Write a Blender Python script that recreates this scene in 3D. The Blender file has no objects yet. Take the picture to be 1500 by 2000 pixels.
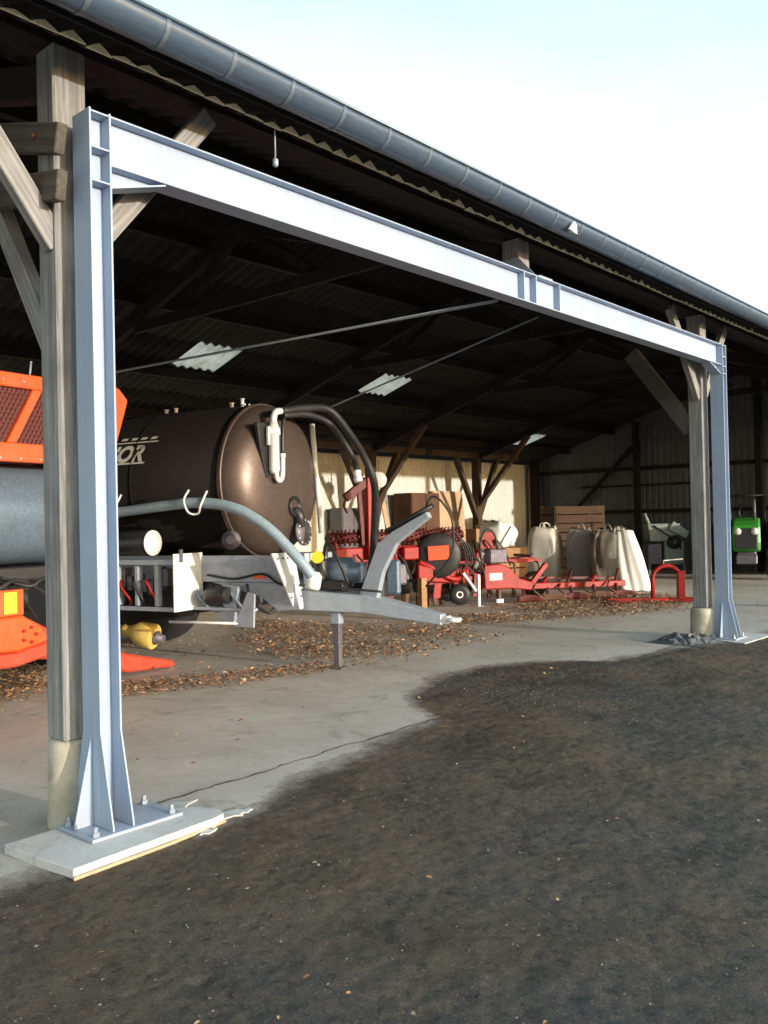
import bpy, bmesh, math, random
from math import sin, cos, pi, radians, sqrt, atan2
from mathutils import Vector, Matrix, noise as mnoise
random.seed(7)
S = bpy.context.scene
COL = S.collection

# ------------------------------------------------------------------ camera, sky, sun, exposure
cam_d = bpy.data.cameras.new("camera"); cam = bpy.data.objects.new("camera", cam_d); COL.objects.link(cam)
YAW, PITCH, ROLL = 0.8486, 0.0102, -0.0215
fw = Vector((sin(YAW)*cos(PITCH), cos(YAW)*cos(PITCH), sin(PITCH)))
r0 = Vector((cos(YAW), -sin(YAW), 0)); u0 = r0.cross(fw)
rt = r0*cos(ROLL) + u0*sin(ROLL); up = -r0*sin(ROLL) + u0*cos(ROLL)
cam.matrix_world = Matrix(((rt.x, up.x, -fw.x, -2.5152), (rt.y, up.y, -fw.y, -4.2994), (rt.z, up.z, -fw.z, 1.7003), (0, 0, 0, 1)))
cam_d.sensor_fit = 'VERTICAL'; cam_d.sensor_height = 36.0; cam_d.lens = 1700/2000*36.0
cam_d.clip_start = 0.05; cam_d.clip_end = 2000
S.camera = cam

SUN_EL, SUN_AZ = radians(6.5), radians(-6)       # the sun stands almost straight in front of the open side, low
world = bpy.data.worlds.new("World"); S.world = world; world.use_nodes = True
wn = world.node_tree.nodes; wl = world.node_tree.links
bg = wn['Background']
sky = wn.new('ShaderNodeTexSky'); sky.sky_type = 'NISHITA'; sky.sun_disc = False
sky.sun_elevation = SUN_EL; sky.sun_rotation = radians(180)+SUN_AZ
sky.air_density = 1.0; sky.dust_density = 2.0; sky.ozone_density = 1.0
# thin bright high haze over the blue: white low down, paler and bluer towards the zenith, with soft streaks
tc = wn.new('ShaderNodeTexCoord'); sx = wn.new('ShaderNodeSeparateXYZ'); wl.new(tc.outputs['Generated'], sx.inputs[0])
mp = wn.new('ShaderNodeMapping'); mp.inputs['Scale'].default_value = (1.2, 1.2, 3.5); wl.new(tc.outputs['Generated'], mp.inputs[0])
nz = wn.new('ShaderNodeTexNoise'); nz.inputs['Scale'].default_value = 1.6; nz.inputs['Detail'].default_value = 6; wl.new(mp.outputs[0], nz.inputs['Vector'])
ma = wn.new('ShaderNodeMath'); ma.operation = 'MULTIPLY_ADD'; ma.inputs[1].default_value = .30; ma.inputs[2].default_value = -.15; wl.new(nz.outputs['Fac'], ma.inputs[0])
mb_ = wn.new('ShaderNodeMath'); mb_.operation = 'ADD'; wl.new(sx.outputs[2], mb_.inputs[0]); wl.new(ma.outputs[0], mb_.inputs[1])
vr = wn.new('ShaderNodeValToRGB'); e = vr.color_ramp.elements; wl.new(mb_.outputs[0], vr.inputs[0])
e[0].position = .30; e[0].color = (.90, .92, .92, 1); e[1].position = 1.0; e[1].color = (.16, .40, .62, 1)
k = e.new(.545); k.color = (.38, .77, .80, 1)
vm = wn.new('ShaderNodeVectorMath'); vm.operation = 'SCALE'; vm.inputs['Scale'].default_value = 3.35; wl.new(vr.outputs[0], vm.inputs[0])
va = wn.new('ShaderNodeVectorMath'); va.operation = 'ADD'; wl.new(vm.outputs[0], va.inputs[0]); wl.new(sky.outputs[0], va.inputs[1])
wl.new(va.outputs[0], bg.inputs[0]); bg.inputs[1].default_value = 0.15
sun_d = bpy.data.lights.new("sun", 'SUN'); sun = bpy.data.objects.new("sun", sun_d); COL.objects.link(sun)
sun_d.energy = 2.0; sun_d.angle = radians(0.6); sun_d.color = (1.0, 0.955, 0.89)
to_sun = Vector((-sin(SUN_AZ)*cos(SUN_EL), -cos(SUN_AZ)*cos(SUN_EL), sin(SUN_EL)))
sun.rotation_euler = to_sun.to_track_quat('Z', 'Y').to_euler(); sun.location = to_sun*60
vs = S.view_settings; vs.view_transform = 'Standard'; vs.look = 'None'; vs.gamma = 1.0; vs.use_curve_mapping = False
vs.exposure = 1.12

# ------------------------------------------------------------------ materials
def new_mat(name):
    m = bpy.data.materials.new(name); m.use_nodes = True
    nt = m.node_tree; return m, nt, nt.nodes['Principled BSDF']
def mixcol(nt, fac, a, b, mode='MIX'):
    n = nt.nodes.new('ShaderNodeMix'); n.data_type = 'RGBA'; n.blend_type = mode
    for sock, v in ((n.inputs[0], fac), (n.inputs[6], a), (n.inputs[7], b)):
        if hasattr(v, 'is_output'): nt.links.new(v, sock)
        elif isinstance(v, (int, float)): sock.default_value = v
        else: sock.default_value = (*v, 1)
    return n.outputs[2]
def noise(nt, scale, detail=6, rough=.6, vec=None, dist=0):
    n = nt.nodes.new('ShaderNodeTexNoise'); n.inputs['Scale'].default_value = scale
    n.inputs['Detail'].default_value = detail; n.inputs['Roughness'].default_value = rough; n.inputs['Distortion'].default_value = dist
    if vec: nt.links.new(vec, n.inputs['Vector'])
    return n.outputs['Fac']
def ramp(nt, fac, p0, p1, c0=(0, 0, 0), c1=(1, 1, 1)):
    n = nt.nodes.new('ShaderNodeValToRGB'); e = n.color_ramp.elements
    e[0].position = p0; e[1].position = p1; e[0].color = (*c0, 1); e[1].color = (*c1, 1)
    nt.links.new(fac, n.inputs[0]); return n.outputs[0]
def coords(nt, kind='Object', scale=(1, 1, 1)):
    t = nt.nodes.new('ShaderNodeTexCoord'); mp = nt.nodes.new('ShaderNodeMapping'); mp.inputs['Scale'].default_value = scale
    nt.links.new(t.outputs[kind], mp.inputs[0]); return mp.outputs[0]
def math_n(nt, op, a, b=None, clamp=False):
    n = nt.nodes.new('ShaderNodeMath'); n.operation = op; n.use_clamp = clamp
    for i, v in enumerate((a, b)):
        if v is None: continue
        if hasattr(v, 'is_output'): nt.links.new(v, n.inputs[i])
        else: n.inputs[i].default_value = v
    return n.outputs[0]
def bump(nt, bsdf, h, strength=.3, dist=.01):
    b = nt.nodes.new('ShaderNodeBump'); b.inputs['Strength'].default_value = strength; b.inputs['Distance'].default_value = dist
    nt.links.new(h, b.inputs['Height']); nt.links.new(b.outputs[0], bsdf.inputs['Normal'])
def paint(name, col, dirt=(.08, .06, .045), amt=.5, rough=.45, metal=0, scale=6, bmp=.12, stretch=(1, 1, 1), spec=.5):
    """painted, galvanised or plastic surface with blotchy wear and grime"""
    m, nt, b = new_mat(name); v = coords(nt, 'Object', stretch)
    n1 = noise(nt, scale, 8, .65, v); n2 = noise(nt, scale*7, 4, .6, v)
    lo = tuple(c*.78 for c in col); hi = tuple(min(1, c*1.12) for c in col)
    c = mixcol(nt, ramp(nt, n2, .3, .7), lo, hi)
    c = mixcol(nt, math_n(nt, 'MULTIPLY', ramp(nt, n1, .48, .78), amt), c, dirt)
    nt.links.new(c, b.inputs['Base Color']); b.inputs['Metallic'].default_value = metal
    r = math_n(nt, 'ADD', math_n(nt, 'MULTIPLY', n1, .35), rough-.17); nt.links.new(r, b.inputs['Roughness'])
    b.inputs['Specular IOR Level'].default_value = spec
    bump(nt, b, n2, bmp, .004); return m
def wood(name, c0, c1, axis, rough=.8, bmp=.5, moss=None):
    """sawn timber, grain running along one local axis"""
    m, nt, b = new_mat(name)
    st = [26, 26, 26]; st['xyz'.index(axis)] = 1.0
    v = coords(nt, 'Object', tuple(st)); n1 = noise(nt, 1.6, 9, .7, v, .4); n2 = noise(nt, 2.2, 4, .6, coords(nt, 'Object'))
    c = mixcol(nt, ramp(nt, n1, .3, .72), c0, c1)
    c = mixcol(nt, math_n(nt, 'MULTIPLY', ramp(nt, n2, .45, .75), .45), c, tuple(x*.45 for x in c0))
    if moss: c = mixcol(nt, math_n(nt, 'MULTIPLY', ramp(nt, noise(nt, 5, 6, .7, coords(nt, 'Object')), .55, .72), .5), c, moss)
    nt.links.new(c, b.inputs['Base Color']); b.inputs['Roughness'].default_value = rough; b.inputs['Specular IOR Level'].default_value = .25
    bump(nt, b, n1, bmp, .006); return m

M = {}
def make_steel():
    m, nt, b = new_mat('pale_blue_grey_primer')
    dr = noise(nt, 3, 6, .6, coords(nt, 'Object', (9, 9, .5))); bl = noise(nt, 1.1, 6, .6, coords(nt)); fi = noise(nt, 55, 4, .7, coords(nt)); sc = noise(nt, 9, 8, .75, coords(nt))
    c = mixcol(nt, ramp(nt, bl, .35, .68), (.285, .36, .485), (.355, .43, .55))
    c = mixcol(nt, math_n(nt, 'MULTIPLY', ramp(nt, dr, .50, .72), .35), c, (.44, .51, .595))
    c = mixcol(nt, math_n(nt, 'MULTIPLY', ramp(nt, sc, .60, .74), .35), c, (.21, .25, .31))
    c = mixcol(nt, math_n(nt, 'MULTIPLY', ramp(nt, fi, .62, .80), .30), c, (.24, .25, .27))
    z = nt.nodes.new('ShaderNodeSeparateXYZ'); t = nt.nodes.new('ShaderNodeTexCoord'); nt.links.new(t.outputs['Object'], z.inputs[0])
    mud = math_n(nt, 'MULTIPLY', ramp(nt, math_n(nt, 'ADD', z.outputs[2], math_n(nt, 'MULTIPLY', sc, .5)), .30, .52, (1, 1, 1), (0, 0, 0)), .45)
    c = mixcol(nt, mud, c, (.33, .33, .32))
    nt.links.new(c, b.inputs['Base Color']); nt.links.new(math_n(nt, 'ADD', math_n(nt, 'MULTIPLY', sc, .4), .28), b.inputs['Roughness']); b.inputs['Specular IOR Level'].default_value = .35
    bump(nt, b, fi, .06, .003); return m
M['steel'] = make_steel()
M['galv'] = paint('galvanised_steel', (.36, .41, .475), (.20, .205, .21), .55, .5, .25, 9)
M['galv_white'] = paint('bright_zinc_plate', (.72, .73, .72), (.45, .43, .38), .35, .5, .1, 7)
M['chrome'] = paint('polished_aluminium', (.86, .86, .85), (.7, .7, .68), .2, .38, .25, 5, .02)
M['gutter'] = paint('weathered_zinc', (.066, .100, .150), (.040, .06, .085), .5, .30, 0, 4, .03, (.4, 2, 2), spec=.8)
M['zinc_strap'] = paint('zinc_strap', (.12, .155, .195), (.08, .10, .125), .5, .4, 0, 6)
M['tank'] = paint('black_brown_enamel', (.0065, .0055, .005), (.010, .008, .007), .35, .55, 0, 3, .03, spec=.12)  # flank toned much darker than the tank end
M['tank_end'] = paint('bronze_brown_enamel', (.115, .084, .070), (.08, .058, .048), .35, .42, .55, 3, .02)
M['black'] = paint('black_rubber', (.016, .016, .017), (.05, .045, .04), .4, .55, 0, 14)
M['blackpl'] = paint('black_plastic', (.02, .02, .021), (.05, .045, .04), .3, .4, 0, 9)
M['hose'] = paint('pale_blue_hose', (.25, .34, .40), (.12, .14, .15), .4, .45, 0, 8)
M['red'] = paint('red_machine_paint', (.34, .010, .009), (.10, .045, .028), .8, .45, 0, 6, spec=.3)
M['darkred'] = paint('rusty_dark_red_paint', (.11, .016, .013), (.04, .02, .014), .7, .6, 0, 12)
M['orange'] = paint('orange_machine_paint', (.74, .085, .013), (.34, .15, .075), .55, .42, 0, 5, .05, (1, 1, .5))
M['orangered'] = paint('scuffed_orange_red_paint', (.50, .045, .016), (.20, .09, .05), .6, .5, 0, 9)
M['silver_blue'] = paint('blue_grey_metallic', (.13, .18, .235), (.07, .08, .09), .4, .38, .25, 4, .04)
M['yellow'] = paint('yellow_plastic', (.62, .43, .10), (.22, .15, .06), .6, .6, 0, 10)
M['reflect'] = paint('yellow_reflector', (.85, .62, .04), (.5, .3, .04), .3, .3, 0, 10)
M['refl_red'] = paint('red_orange_reflector', (.95, .13, .05), (.6, .08, .03), .3, .3, 0, 10)
M['white'] = paint('white_plastic', (.78, .77, .73), (.4, .37, .3), .35, .5, 0, 6)
M['green'] = paint('green_tractor_paint', (.045, .33, .035), (.03, .06, .02), .5, .4, 0, 5)
M['greygreen'] = paint('faded_grey_green_paint', (.22, .28, .25), (.09, .09, .07), .6, .6, 0, 7)
M['rust'] = paint('rusty_iron', (.13, .060, .032), (.05, .03, .02), .6, .8, 0, 14, .4)
M['engine'] = paint('grimy_grey_metal', (.14, .13, .15), (.05, .04, .035), .7, .55, .3, 16)
M['sack_white'] = paint('white_woven_sack', (.78, .77, .74), (.45, .42, .36), .3, .8, 0, 9, .3)
M['sack_cream'] = paint('cream_woven_sack', (.64, .62, .55), (.34, .30, .24), .5, .85, 0, 6, .3)
M['sack_grey'] = paint('grey_woven_sack', (.30, .29, .265), (.14, .125, .10), .5, .85, 0, 6, .3)  # dimness of a shaded bag put into the colour
M['sack_brown'] = paint('brown_woven_sack', (.24, .20, .165), (.11, .085, .065), .5, .85, 0, 6, .3)  # darker still, the bag's shade is put into the brown
M['tarp'] = paint('grey_crumpled_sheet', (.12, .125, .13), (.04, .037, .034), .7, .6, 0, 9, .3)
M['letter'] = paint('cream_lettering', (.62, .60, .52), (.3, .28, .24), .3, .5, 0, 12)
M['peach'] = wood('pale_plywood', (.46, .31, .19), (.60, .44, .29), 'z')
M['cupboard'] = wood('dark_stained_wood', (.085, .042, .024), (.15, .08, .045), 'z')
M['crate_wood'] = wood('orange_brown_boards', (.30, .16, .07), (.46, .28, .14), 'x')
M['crate_dark'] = wood('old_brown_boards', (.05, .028, .016), (.10, .062, .036), 'x')
OLD0, OLD1 = (.115, .112, .110), (.40, .395, .385)
for a in 'xyz': M['wood_'+a] = wood('weathered_grey_timber_'+a, OLD0, OLD1, a)
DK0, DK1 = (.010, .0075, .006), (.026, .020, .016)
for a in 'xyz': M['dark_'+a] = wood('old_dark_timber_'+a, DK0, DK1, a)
for a in 'xyz': M['brown_'+a] = wood('old_brown_timber_'+a, (.040, .026, .017), (.10, .068, .044), a)
for a in 'xyz': M['aged_'+a] = wood('aged_grey_brown_timber_'+a, (.050, .044, .037), (.135, .12, .10), a)

def concrete_nodes(nt):
    v = coords(nt, 'Object')
    n1 = noise(nt, .9, 8, .62, v); n2 = noise(nt, 7, 8, .7, v); n3 = noise(nt, 60, 4, .7, v)
    c = mixcol(nt, ramp(nt, n1, .3, .7), (.40, .358, .312), (.58, .53, .468))
    c = mixcol(nt, math_n(nt, 'MULTIPLY', ramp(nt, n2, .42, .72), .5), c, (.33, .29, .245))
    c = mixcol(nt, math_n(nt, 'MULTIPLY', ramp(nt, n3, .55, .8), .4), c, (.19, .165, .14))
    n4 = noise(nt, 2.3, 9, .75, v, .8)
    c = mixcol(nt, math_n(nt, 'MULTIPLY', ramp(nt, n4, .54, .66), .50), c, (.22, .175, .13))
    c = mixcol(nt, math_n(nt, 'MULTIPLY', ramp(nt, n4, .30, .40, (1, 1, 1), (0, 0, 0)), .30), c, (.62, .60, .57))
    return c, n2, n3
def asphalt_nodes(nt):
    v = coords(nt, 'Object')
    n1 = noise(nt, .45, 7, .62, v); n2 = noise(nt, 2.6, 9, .75, v, .5); n3 = noise(nt, 75, 6, .8, v); n4 = noise(nt, 15, 9, .82, v, .3); n5 = noise(nt, 1.0, 7, .68, v, .4)
    c = mixcol(nt, ramp(nt, n1, .40, .60), (.082, .073, .071), (.150, .106, .066))
    c = mixcol(nt, math_n(nt, 'MULTIPLY', ramp(nt, n5, .46, .62), .80), c, (.046, .037, .026))
    c = mixcol(nt, math_n(nt, 'MULTIPLY', ramp(nt, n2, .50, .66), .60), c, (.135, .102, .070))
    c = mixcol(nt, math_n(nt, 'MULTIPLY', ramp(nt, n2, .34, .46, (1, 1, 1), (0, 0, 0)), .70), c, (.024, .020, .017))
    c = mixcol(nt, math_n(nt, 'MULTIPLY', ramp(nt, n4, .52, .64), .75), c, (.172, .135, .096))
    c = mixcol(nt, math_n(nt, 'MULTIPLY', ramp(nt, n4, .36, .46, (1, 1, 1), (0, 0, 0)), .80), c, (.014, .012, .010))
    c = mixcol(nt, math_n(nt, 'MULTIPLY', ramp(nt, n3, .56, .66), .85), c, (.27, .235, .18))
    c = mixcol(nt, math_n(nt, 'MULTIPLY', ramp(nt, n3, .34, .44, (1, 1, 1), (0, 0, 0)), .85), c, (.008, .007, .006))
    h = math_n(nt, 'ADD', math_n(nt, 'MULTIPLY', n3, .6), n4); return c, h, math_n(nt, 'ADD', math_n(nt, 'MULTIPLY', ramp(nt, n5, .42, .66, (1, 1, 1), (0, 0, 0)), .42), .45)
def make_asphalt():
    m, nt, b = new_mat('worn_asphalt'); c, h, rr = asphalt_nodes(nt)
    nt.links.new(c, b.inputs['Base Color']); nt.links.new(rr, b.inputs['Roughness']); b.inputs['Specular IOR Level'].default_value = .22
    bump(nt, b, h, 1.0, .034); return m
M['asphalt'] = make_asphalt()
EDGE = [(-6, -.30), (-.66, -.23), (.65, -.26), (1.44, -.09), (2.05, .02), (2.68, .17), (3.2, .26), (3.55, .60), (3.9, 1.0), (4.33, 1.23), (5.25, 1.46),
        (6.07, 1.30), (6.62, .95), (6.95, .46), (7.75, .33), (8.55, .14), (9.25, -.07), (9.9, -.2), (14, -.25)]
def make_floor():
    m, nt, b = new_mat('concrete_with_dirt_edge')
    ca, h1, h3 = concrete_nodes(nt); cb, h2, rr = asphalt_nodes(nt)
    t = nt.nodes.new('ShaderNodeTexCoord'); sp = nt.nodes.new('ShaderNodeSeparateXYZ'); nt.links.new(t.outputs['Object'], sp.inputs[0])
    fx = math_n(nt, 'DIVIDE', math_n(nt, 'ADD', sp.outputs[0], 6), 20, True)
    fc = nt.nodes.new('ShaderNodeFloatCurve'); nt.links.new(fx, fc.inputs['Value']); cu = fc.mapping.curves[0]
    pts = [((x+6)/20, (y+1)/4) for x, y in EDGE]  # the worn edge as a curve y(x)
    cu.points[0].location = pts[0]; cu.points[-1].location = pts[-1]
    for p in pts[1:-1]: cu.points.new(*p)
    fc.mapping.update()
    ye = math_n(nt, 'SUBTRACT', math_n(nt, 'MULTIPLY', fc.outputs[0], 4), 1)
    nz = math_n(nt, 'ADD', math_n(nt, 'MULTIPLY', math_n(nt, 'SUBTRACT', noise(nt, 1.6, 8, .62, t.outputs['Object']), .5), .5),
                math_n(nt, 'ADD', math_n(nt, 'MULTIPLY', math_n(nt, 'SUBTRACT', noise(nt, 9, 8, .75, t.outputs['Object']), .5), .42), math_n(nt, 'MULTIPLY', math_n(nt, 'SUBTRACT', noise(nt, 60, 6, .75, t.outputs['Object']), .5), .22)))
    d = math_n(nt, 'ADD', math_n(nt, 'SUBTRACT', sp.outputs[1], ye), nz)
    mk = ramp(nt, math_n(nt, 'ADD', d, .5), .41, .66)
    c = mixcol(nt, mk, cb, ca)
    nt.links.new(c, b.inputs['Base Color']); b.inputs['Specular IOR Level'].default_value = .30
    nt.links.new(math_n(nt, 'MAXIMUM', rr, math_n(nt, 'MULTIPLY', mk, .9)), b.inputs['Roughness'])
    hh = math_n(nt, 'ADD', math_n(nt, 'MULTIPLY', h3, .10), math_n(nt, 'MULTIPLY', math_n(nt, 'MULTIPLY', h2, math_n(nt, 'SUBTRACT', 1, mk)), .8))
    bump(nt, b, hh, 1.0, .030); return m
M['floor'] = make_floor()
def make_concrete(name, tint=(1, 1, 1), mossy=False):
    m, nt, b = new_mat(name); c, h, h3 = concrete_nodes(nt)
    c = mixcol(nt, 1.0, c, tint, 'MULTIPLY')
    if mossy: c = mixcol(nt, math_n(nt, 'MULTIPLY', ramp(nt, noise(nt, 6, 6, .7, coords(nt)), .45, .7), .5), c, (.20, .19, .11))
    nt.links.new(c, b.inputs['Base Color']); b.inputs['Roughness'].default_value = .85; bump(nt, b, h3, .4, .005); return m
M['concrete'] = make_concrete('pale_concrete', (1.15, 1.22, 1.33)); M['stub'] = make_concrete('mossy_concrete', (.95, .95, .88), True)
M['dirt'] = paint('dark_joint_dirt', (.035, .028, .02), (.02, .018, .012), .5, .9, 0, 20)
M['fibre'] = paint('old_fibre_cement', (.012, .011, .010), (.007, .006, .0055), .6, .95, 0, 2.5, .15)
M['closure'] = paint('mossy_fibre_edge', (.86, .78, .56), (.45, .40, .2), .4, .9, 0, 9)  # raised pale tone stands in for light on the eave specks
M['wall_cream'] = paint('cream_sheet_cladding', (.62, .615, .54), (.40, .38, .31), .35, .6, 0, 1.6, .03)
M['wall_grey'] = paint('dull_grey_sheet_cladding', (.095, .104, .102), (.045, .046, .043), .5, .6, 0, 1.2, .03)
def make_skylight():
    m, nt, b = new_mat('milky_translucent_sheet'); out = nt.nodes['Material Output']
    tr = nt.nodes.new('ShaderNodeBsdfTranslucent'); mx = nt.nodes.new('ShaderNodeMixShader'); mx.inputs[0].default_value = .85
    n = noise(nt, 5, 6, .7, coords(nt)); c = mixcol(nt, ramp(nt, n, .3, .8), (1.0, .86, .74), (.66, .57, .49))
    nt.links.new(c, tr.inputs[0]); b.inputs['Base Color'].default_value = (.7, .75, .73, 1)
    nt.links.new(b.outputs[0], mx.inputs[1]); nt.links.new(tr.outputs[0], mx.inputs[2]); nt.links.new(mx.outputs[0], out.inputs[0]); return m
M['skylight'] = make_skylight()
def make_leaf():
    m, nt, b = new_mat('dry_leaves')
    g = nt.nodes.new('ShaderNodeNewGeometry'); r = nt.nodes.new('ShaderNodeValToRGB'); nt.links.new(g.outputs['Random Per Island'], r.inputs[0])
    e = r.color_ramp.elements; e[0].color = (.06, .03, .015, 1); e[1].color = (.62, .43, .26, 1)
    for p, cc in ((.3, (.19, .095, .043)), (.55, (.34, .18, .085)), (.8, (.48, .29, .155))):
        k = e.new(p); k.color = (*cc, 1)
    nt.links.new(r.outputs[0], b.inputs['Base Color']); b.inputs['Roughness'].default_value = .75; return m
M['leaf'] = make_leaf()
def make_pebble():
    m, nt, b = new_mat('loose_grit')
    g = nt.nodes.new('ShaderNodeNewGeometry')
    c = ramp(nt, g.outputs['Random Per Island'], 0, 1, (.02, .017, .014), (.22, .185, .14))
    nt.links.new(c, b.inputs['Base Color']); b.inputs['Roughness'].default_value = .8; return m
M['pebble'] = make_pebble()

# ------------------------------------------------------------------ mesh helpers
class MB:
    def __init__(s): s.v = []; s.f = []; s.sm = []
    def add(s, vs, fs, smooth=False):
        o = len(s.v); s.v += [tuple(p) for p in vs]; s.f += [tuple(i+o for i in f) for f in fs]; s.sm += [smooth]*len(fs); return s
    def box(s, x0, x1, y0, y1, z0, z1):
        return s.add([(x0, y0, z0), (x1, y0, z0), (x1, y1, z0), (x0, y1, z0), (x0, y0, z1), (x1, y0, z1), (x1, y1, z1), (x0, y1, z1)],
                     [(3, 2, 1, 0), (4, 5, 6, 7), (0, 1, 5, 4), (1, 2, 6, 5), (2, 3, 7, 6), (3, 0, 4, 7)])
    def bar(s, a, b, w, h, upv=(0, 0, 1)):
        a = Vector(a); b = Vector(b); d = (b-a).normalized(); u = Vector(upv)
        if abs(d.dot(u)) > .98: u = Vector((0, 1, 0))
        sd = d.cross(u).normalized(); u = sd.cross(d).normalized()
        q = [sd*x*w/2+u*y*h/2 for x, y in ((-1, -1), (1, -1), (1, 1), (-1, 1))]
        return s.add([a+k for k in q]+[b+k for k in q], [(3, 2, 1, 0), (4, 5, 6, 7), (0, 1, 5, 4), (1, 2, 6, 5), (2, 3, 7, 6), (3, 0, 4, 7)])
    def prism(s, poly, axis, t0, t1):
        """polygon in the two other axes (in x,y,z order) pushed along one axis"""
        def P(p, t): return {'x': (t, p[0], p[1]), 'y': (p[0], t, p[1]), 'z': (p[0], p[1], t)}[axis]
        n = len(poly); vs = [P(p, t0) for p in poly]+[P(p, t1) for p in poly]
        return s.add(vs, [tuple(range(n)), tuple(range(2*n-1, n-1, -1))]+[(i+n, (i+1) % n+n, (i+1) % n, i) for i in range(n)])
    def tube(s, path, r, n=10, caps=True, smooth=True):
        path = [Vector(p) for p in path]; N = len(path); rr = r if isinstance(r, (list, tuple)) else [r]*N
        t0 = (path[1]-path[0]).normalized(); ref = Vector((0, 0, 1)) if abs(t0.z) < .9 else Vector((1, 0, 0)); vs = []
        u = t0.cross(ref).normalized()
        for i, p in enumerate(path):
            t = (path[min(i+1, N-1)]-path[max(i-1, 0)]).normalized(); u = (u-t*u.dot(t)).normalized(); w = t.cross(u)
            vs += [p+(u*cos(2*pi*k/n)+w*sin(2*pi*k/n))*rr[i] for k in range(n)]
        fs = [(i*n+k, i*n+(k+1) % n, (i+1)*n+(k+1) % n, (i+1)*n+k) for i in range(N-1) for k in range(n)]
        s.add(vs, fs, smooth)
        if caps: o = len(s.v)-len(vs); s.f += [tuple(o+k for k in range(n-1, -1, -1)), tuple(o+(N-1)*n+k for k in range(n))]; s.sm += [False, False]
        return s
    def lathe(s, prof, o=(0, 0, 0), axis=(0, 0, 1), n=24, smooth=True):
        """(radius, height) profile turned about an axis"""
        o = Vector(o); a = Vector(axis).normalized(); ref = Vector((0, 0, 1)) if abs(a.z) < .9 else Vector((1, 0, 0))
        u = a.cross(ref).normalized(); w = a.cross(u); N = len(prof)
        vs = [o+a*h+(u*cos(2*pi*k/n)+w*sin(2*pi*k/n))*max(r, 1e-4) for r, h in prof for k in range(n)]
        fs = [(i*n+k, i*n+(k+1) % n, (i+1)*n+(k+1) % n, (i+1)*n+k) for i in range(N-1) for k in range(n)]
        s.add(vs, fs, smooth)
        o2 = len(s.v)-len(vs); s.f += [tuple(o2+k for k in range(n-1, -1, -1)), tuple(o2+(N-1)*n+k for k in range(n))]; s.sm += [False, False]; return s
    def mesh(s, name, bevel=0):
        me = bpy.data.meshes.new(name); bm = bmesh.new(); vv = [bm.verts.new(p) for p in s.v]
        for f, sm in zip(s.f, s.sm):
            try: k = bm.faces.new([vv[i] for i in f]); k.smooth = sm
            except ValueError: pass
        bmesh.ops.recalc_face_normals(bm, faces=bm.faces)
        if bevel:
            es = [e for e in bm.edges if len(e.link_faces) == 2 and e.calc_face_angle(0) > .6]
            bmesh.ops.bevel(bm, geom=es, offset=bevel, segments=1, affect='EDGES', clamp_overlap=True)
        bm.to_mesh(me); bm.free(); return me
    def build(s, name, mat, parent=None, bevel=0, **tags):
        me = s.mesh(name, bevel); me.materials.append(M[mat]); return link(name, me, parent, **tags)
def timber(name, mat, parent, a, b, w, h, upv=(0, 0, 1), bevel=.006):
    """a squared timber lying along its own x axis"""
    a = Vector(a); b = Vector(b); d = (b-a); ln = d.length; d.normalize(); u = Vector(upv); sd = u.cross(d).normalized(); u = d.cross(sd)
    o = MB().box(0, ln, -w/2, w/2, -h/2, h/2).build(name, mat, parent, bevel)
    m = Matrix(((d.x, sd.x, u.x, a.x), (d.y, sd.y, u.y, a.y), (d.z, sd.z, u.z, a.z), (0, 0, 0, 1))); o.matrix_local = m; return o
def link(name, me, parent=None, loc=None, rotz=0, **tags):
    o = bpy.data.objects.new(name, me); COL.objects.link(o)
    if parent is not None: o.parent = parent
    if loc is not None: o.location = loc
    if rotz: o.rotation_euler = (0, 0, rotz)
    for k, v in tags.items(): o[k] = v
    return o
def thing(name, label, cat, loc=(0, 0, 0), rotz=0, group=None):
    o = link(name, None, None, loc, rotz, label=label, category=cat)
    if group: o['group'] = group
    return o
def arc(c, r, a0, a1, n, plane='xz'):
    out = []
    for i in range(n+1):
        a = a0+(a1-a0)*i/n; p, q = cos(a)*r, sin(a)*r
        out.append({'xz': (c[0]+p, c[1], c[2]+q), 'yz': (c[0], c[1]+p, c[2]+q), 'xy': (c[0]+p, c[1]+q, c[2])}[plane])
    return out
def spline(pts, n=8):
    """Catmull-Rom through the points"""
    P = [Vector(p) for p in pts]; P = [P[0]*2-P[1]]+P+[P[-1]*2-P[-2]]; out = []
    for i in range(1, len(P)-2):
        a, b, c, d = P[i-1:i+3]
        for k in range(n):
            t = k/n; out.append(.5*((2*b)+(c-a)*t+(2*a-5*b+4*c-d)*t*t+(3*b-a-3*c+d)*t**3))
    return out+[P[-2]]

# ------------------------------------------------------------------ ground
def edge_y(x):
    for (a, b), (c, d) in zip(EDGE, EDGE[1:]):
        if a <= x <= c: return b+(d-b)*(x-a)/(c-a)
    return -.3
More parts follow.
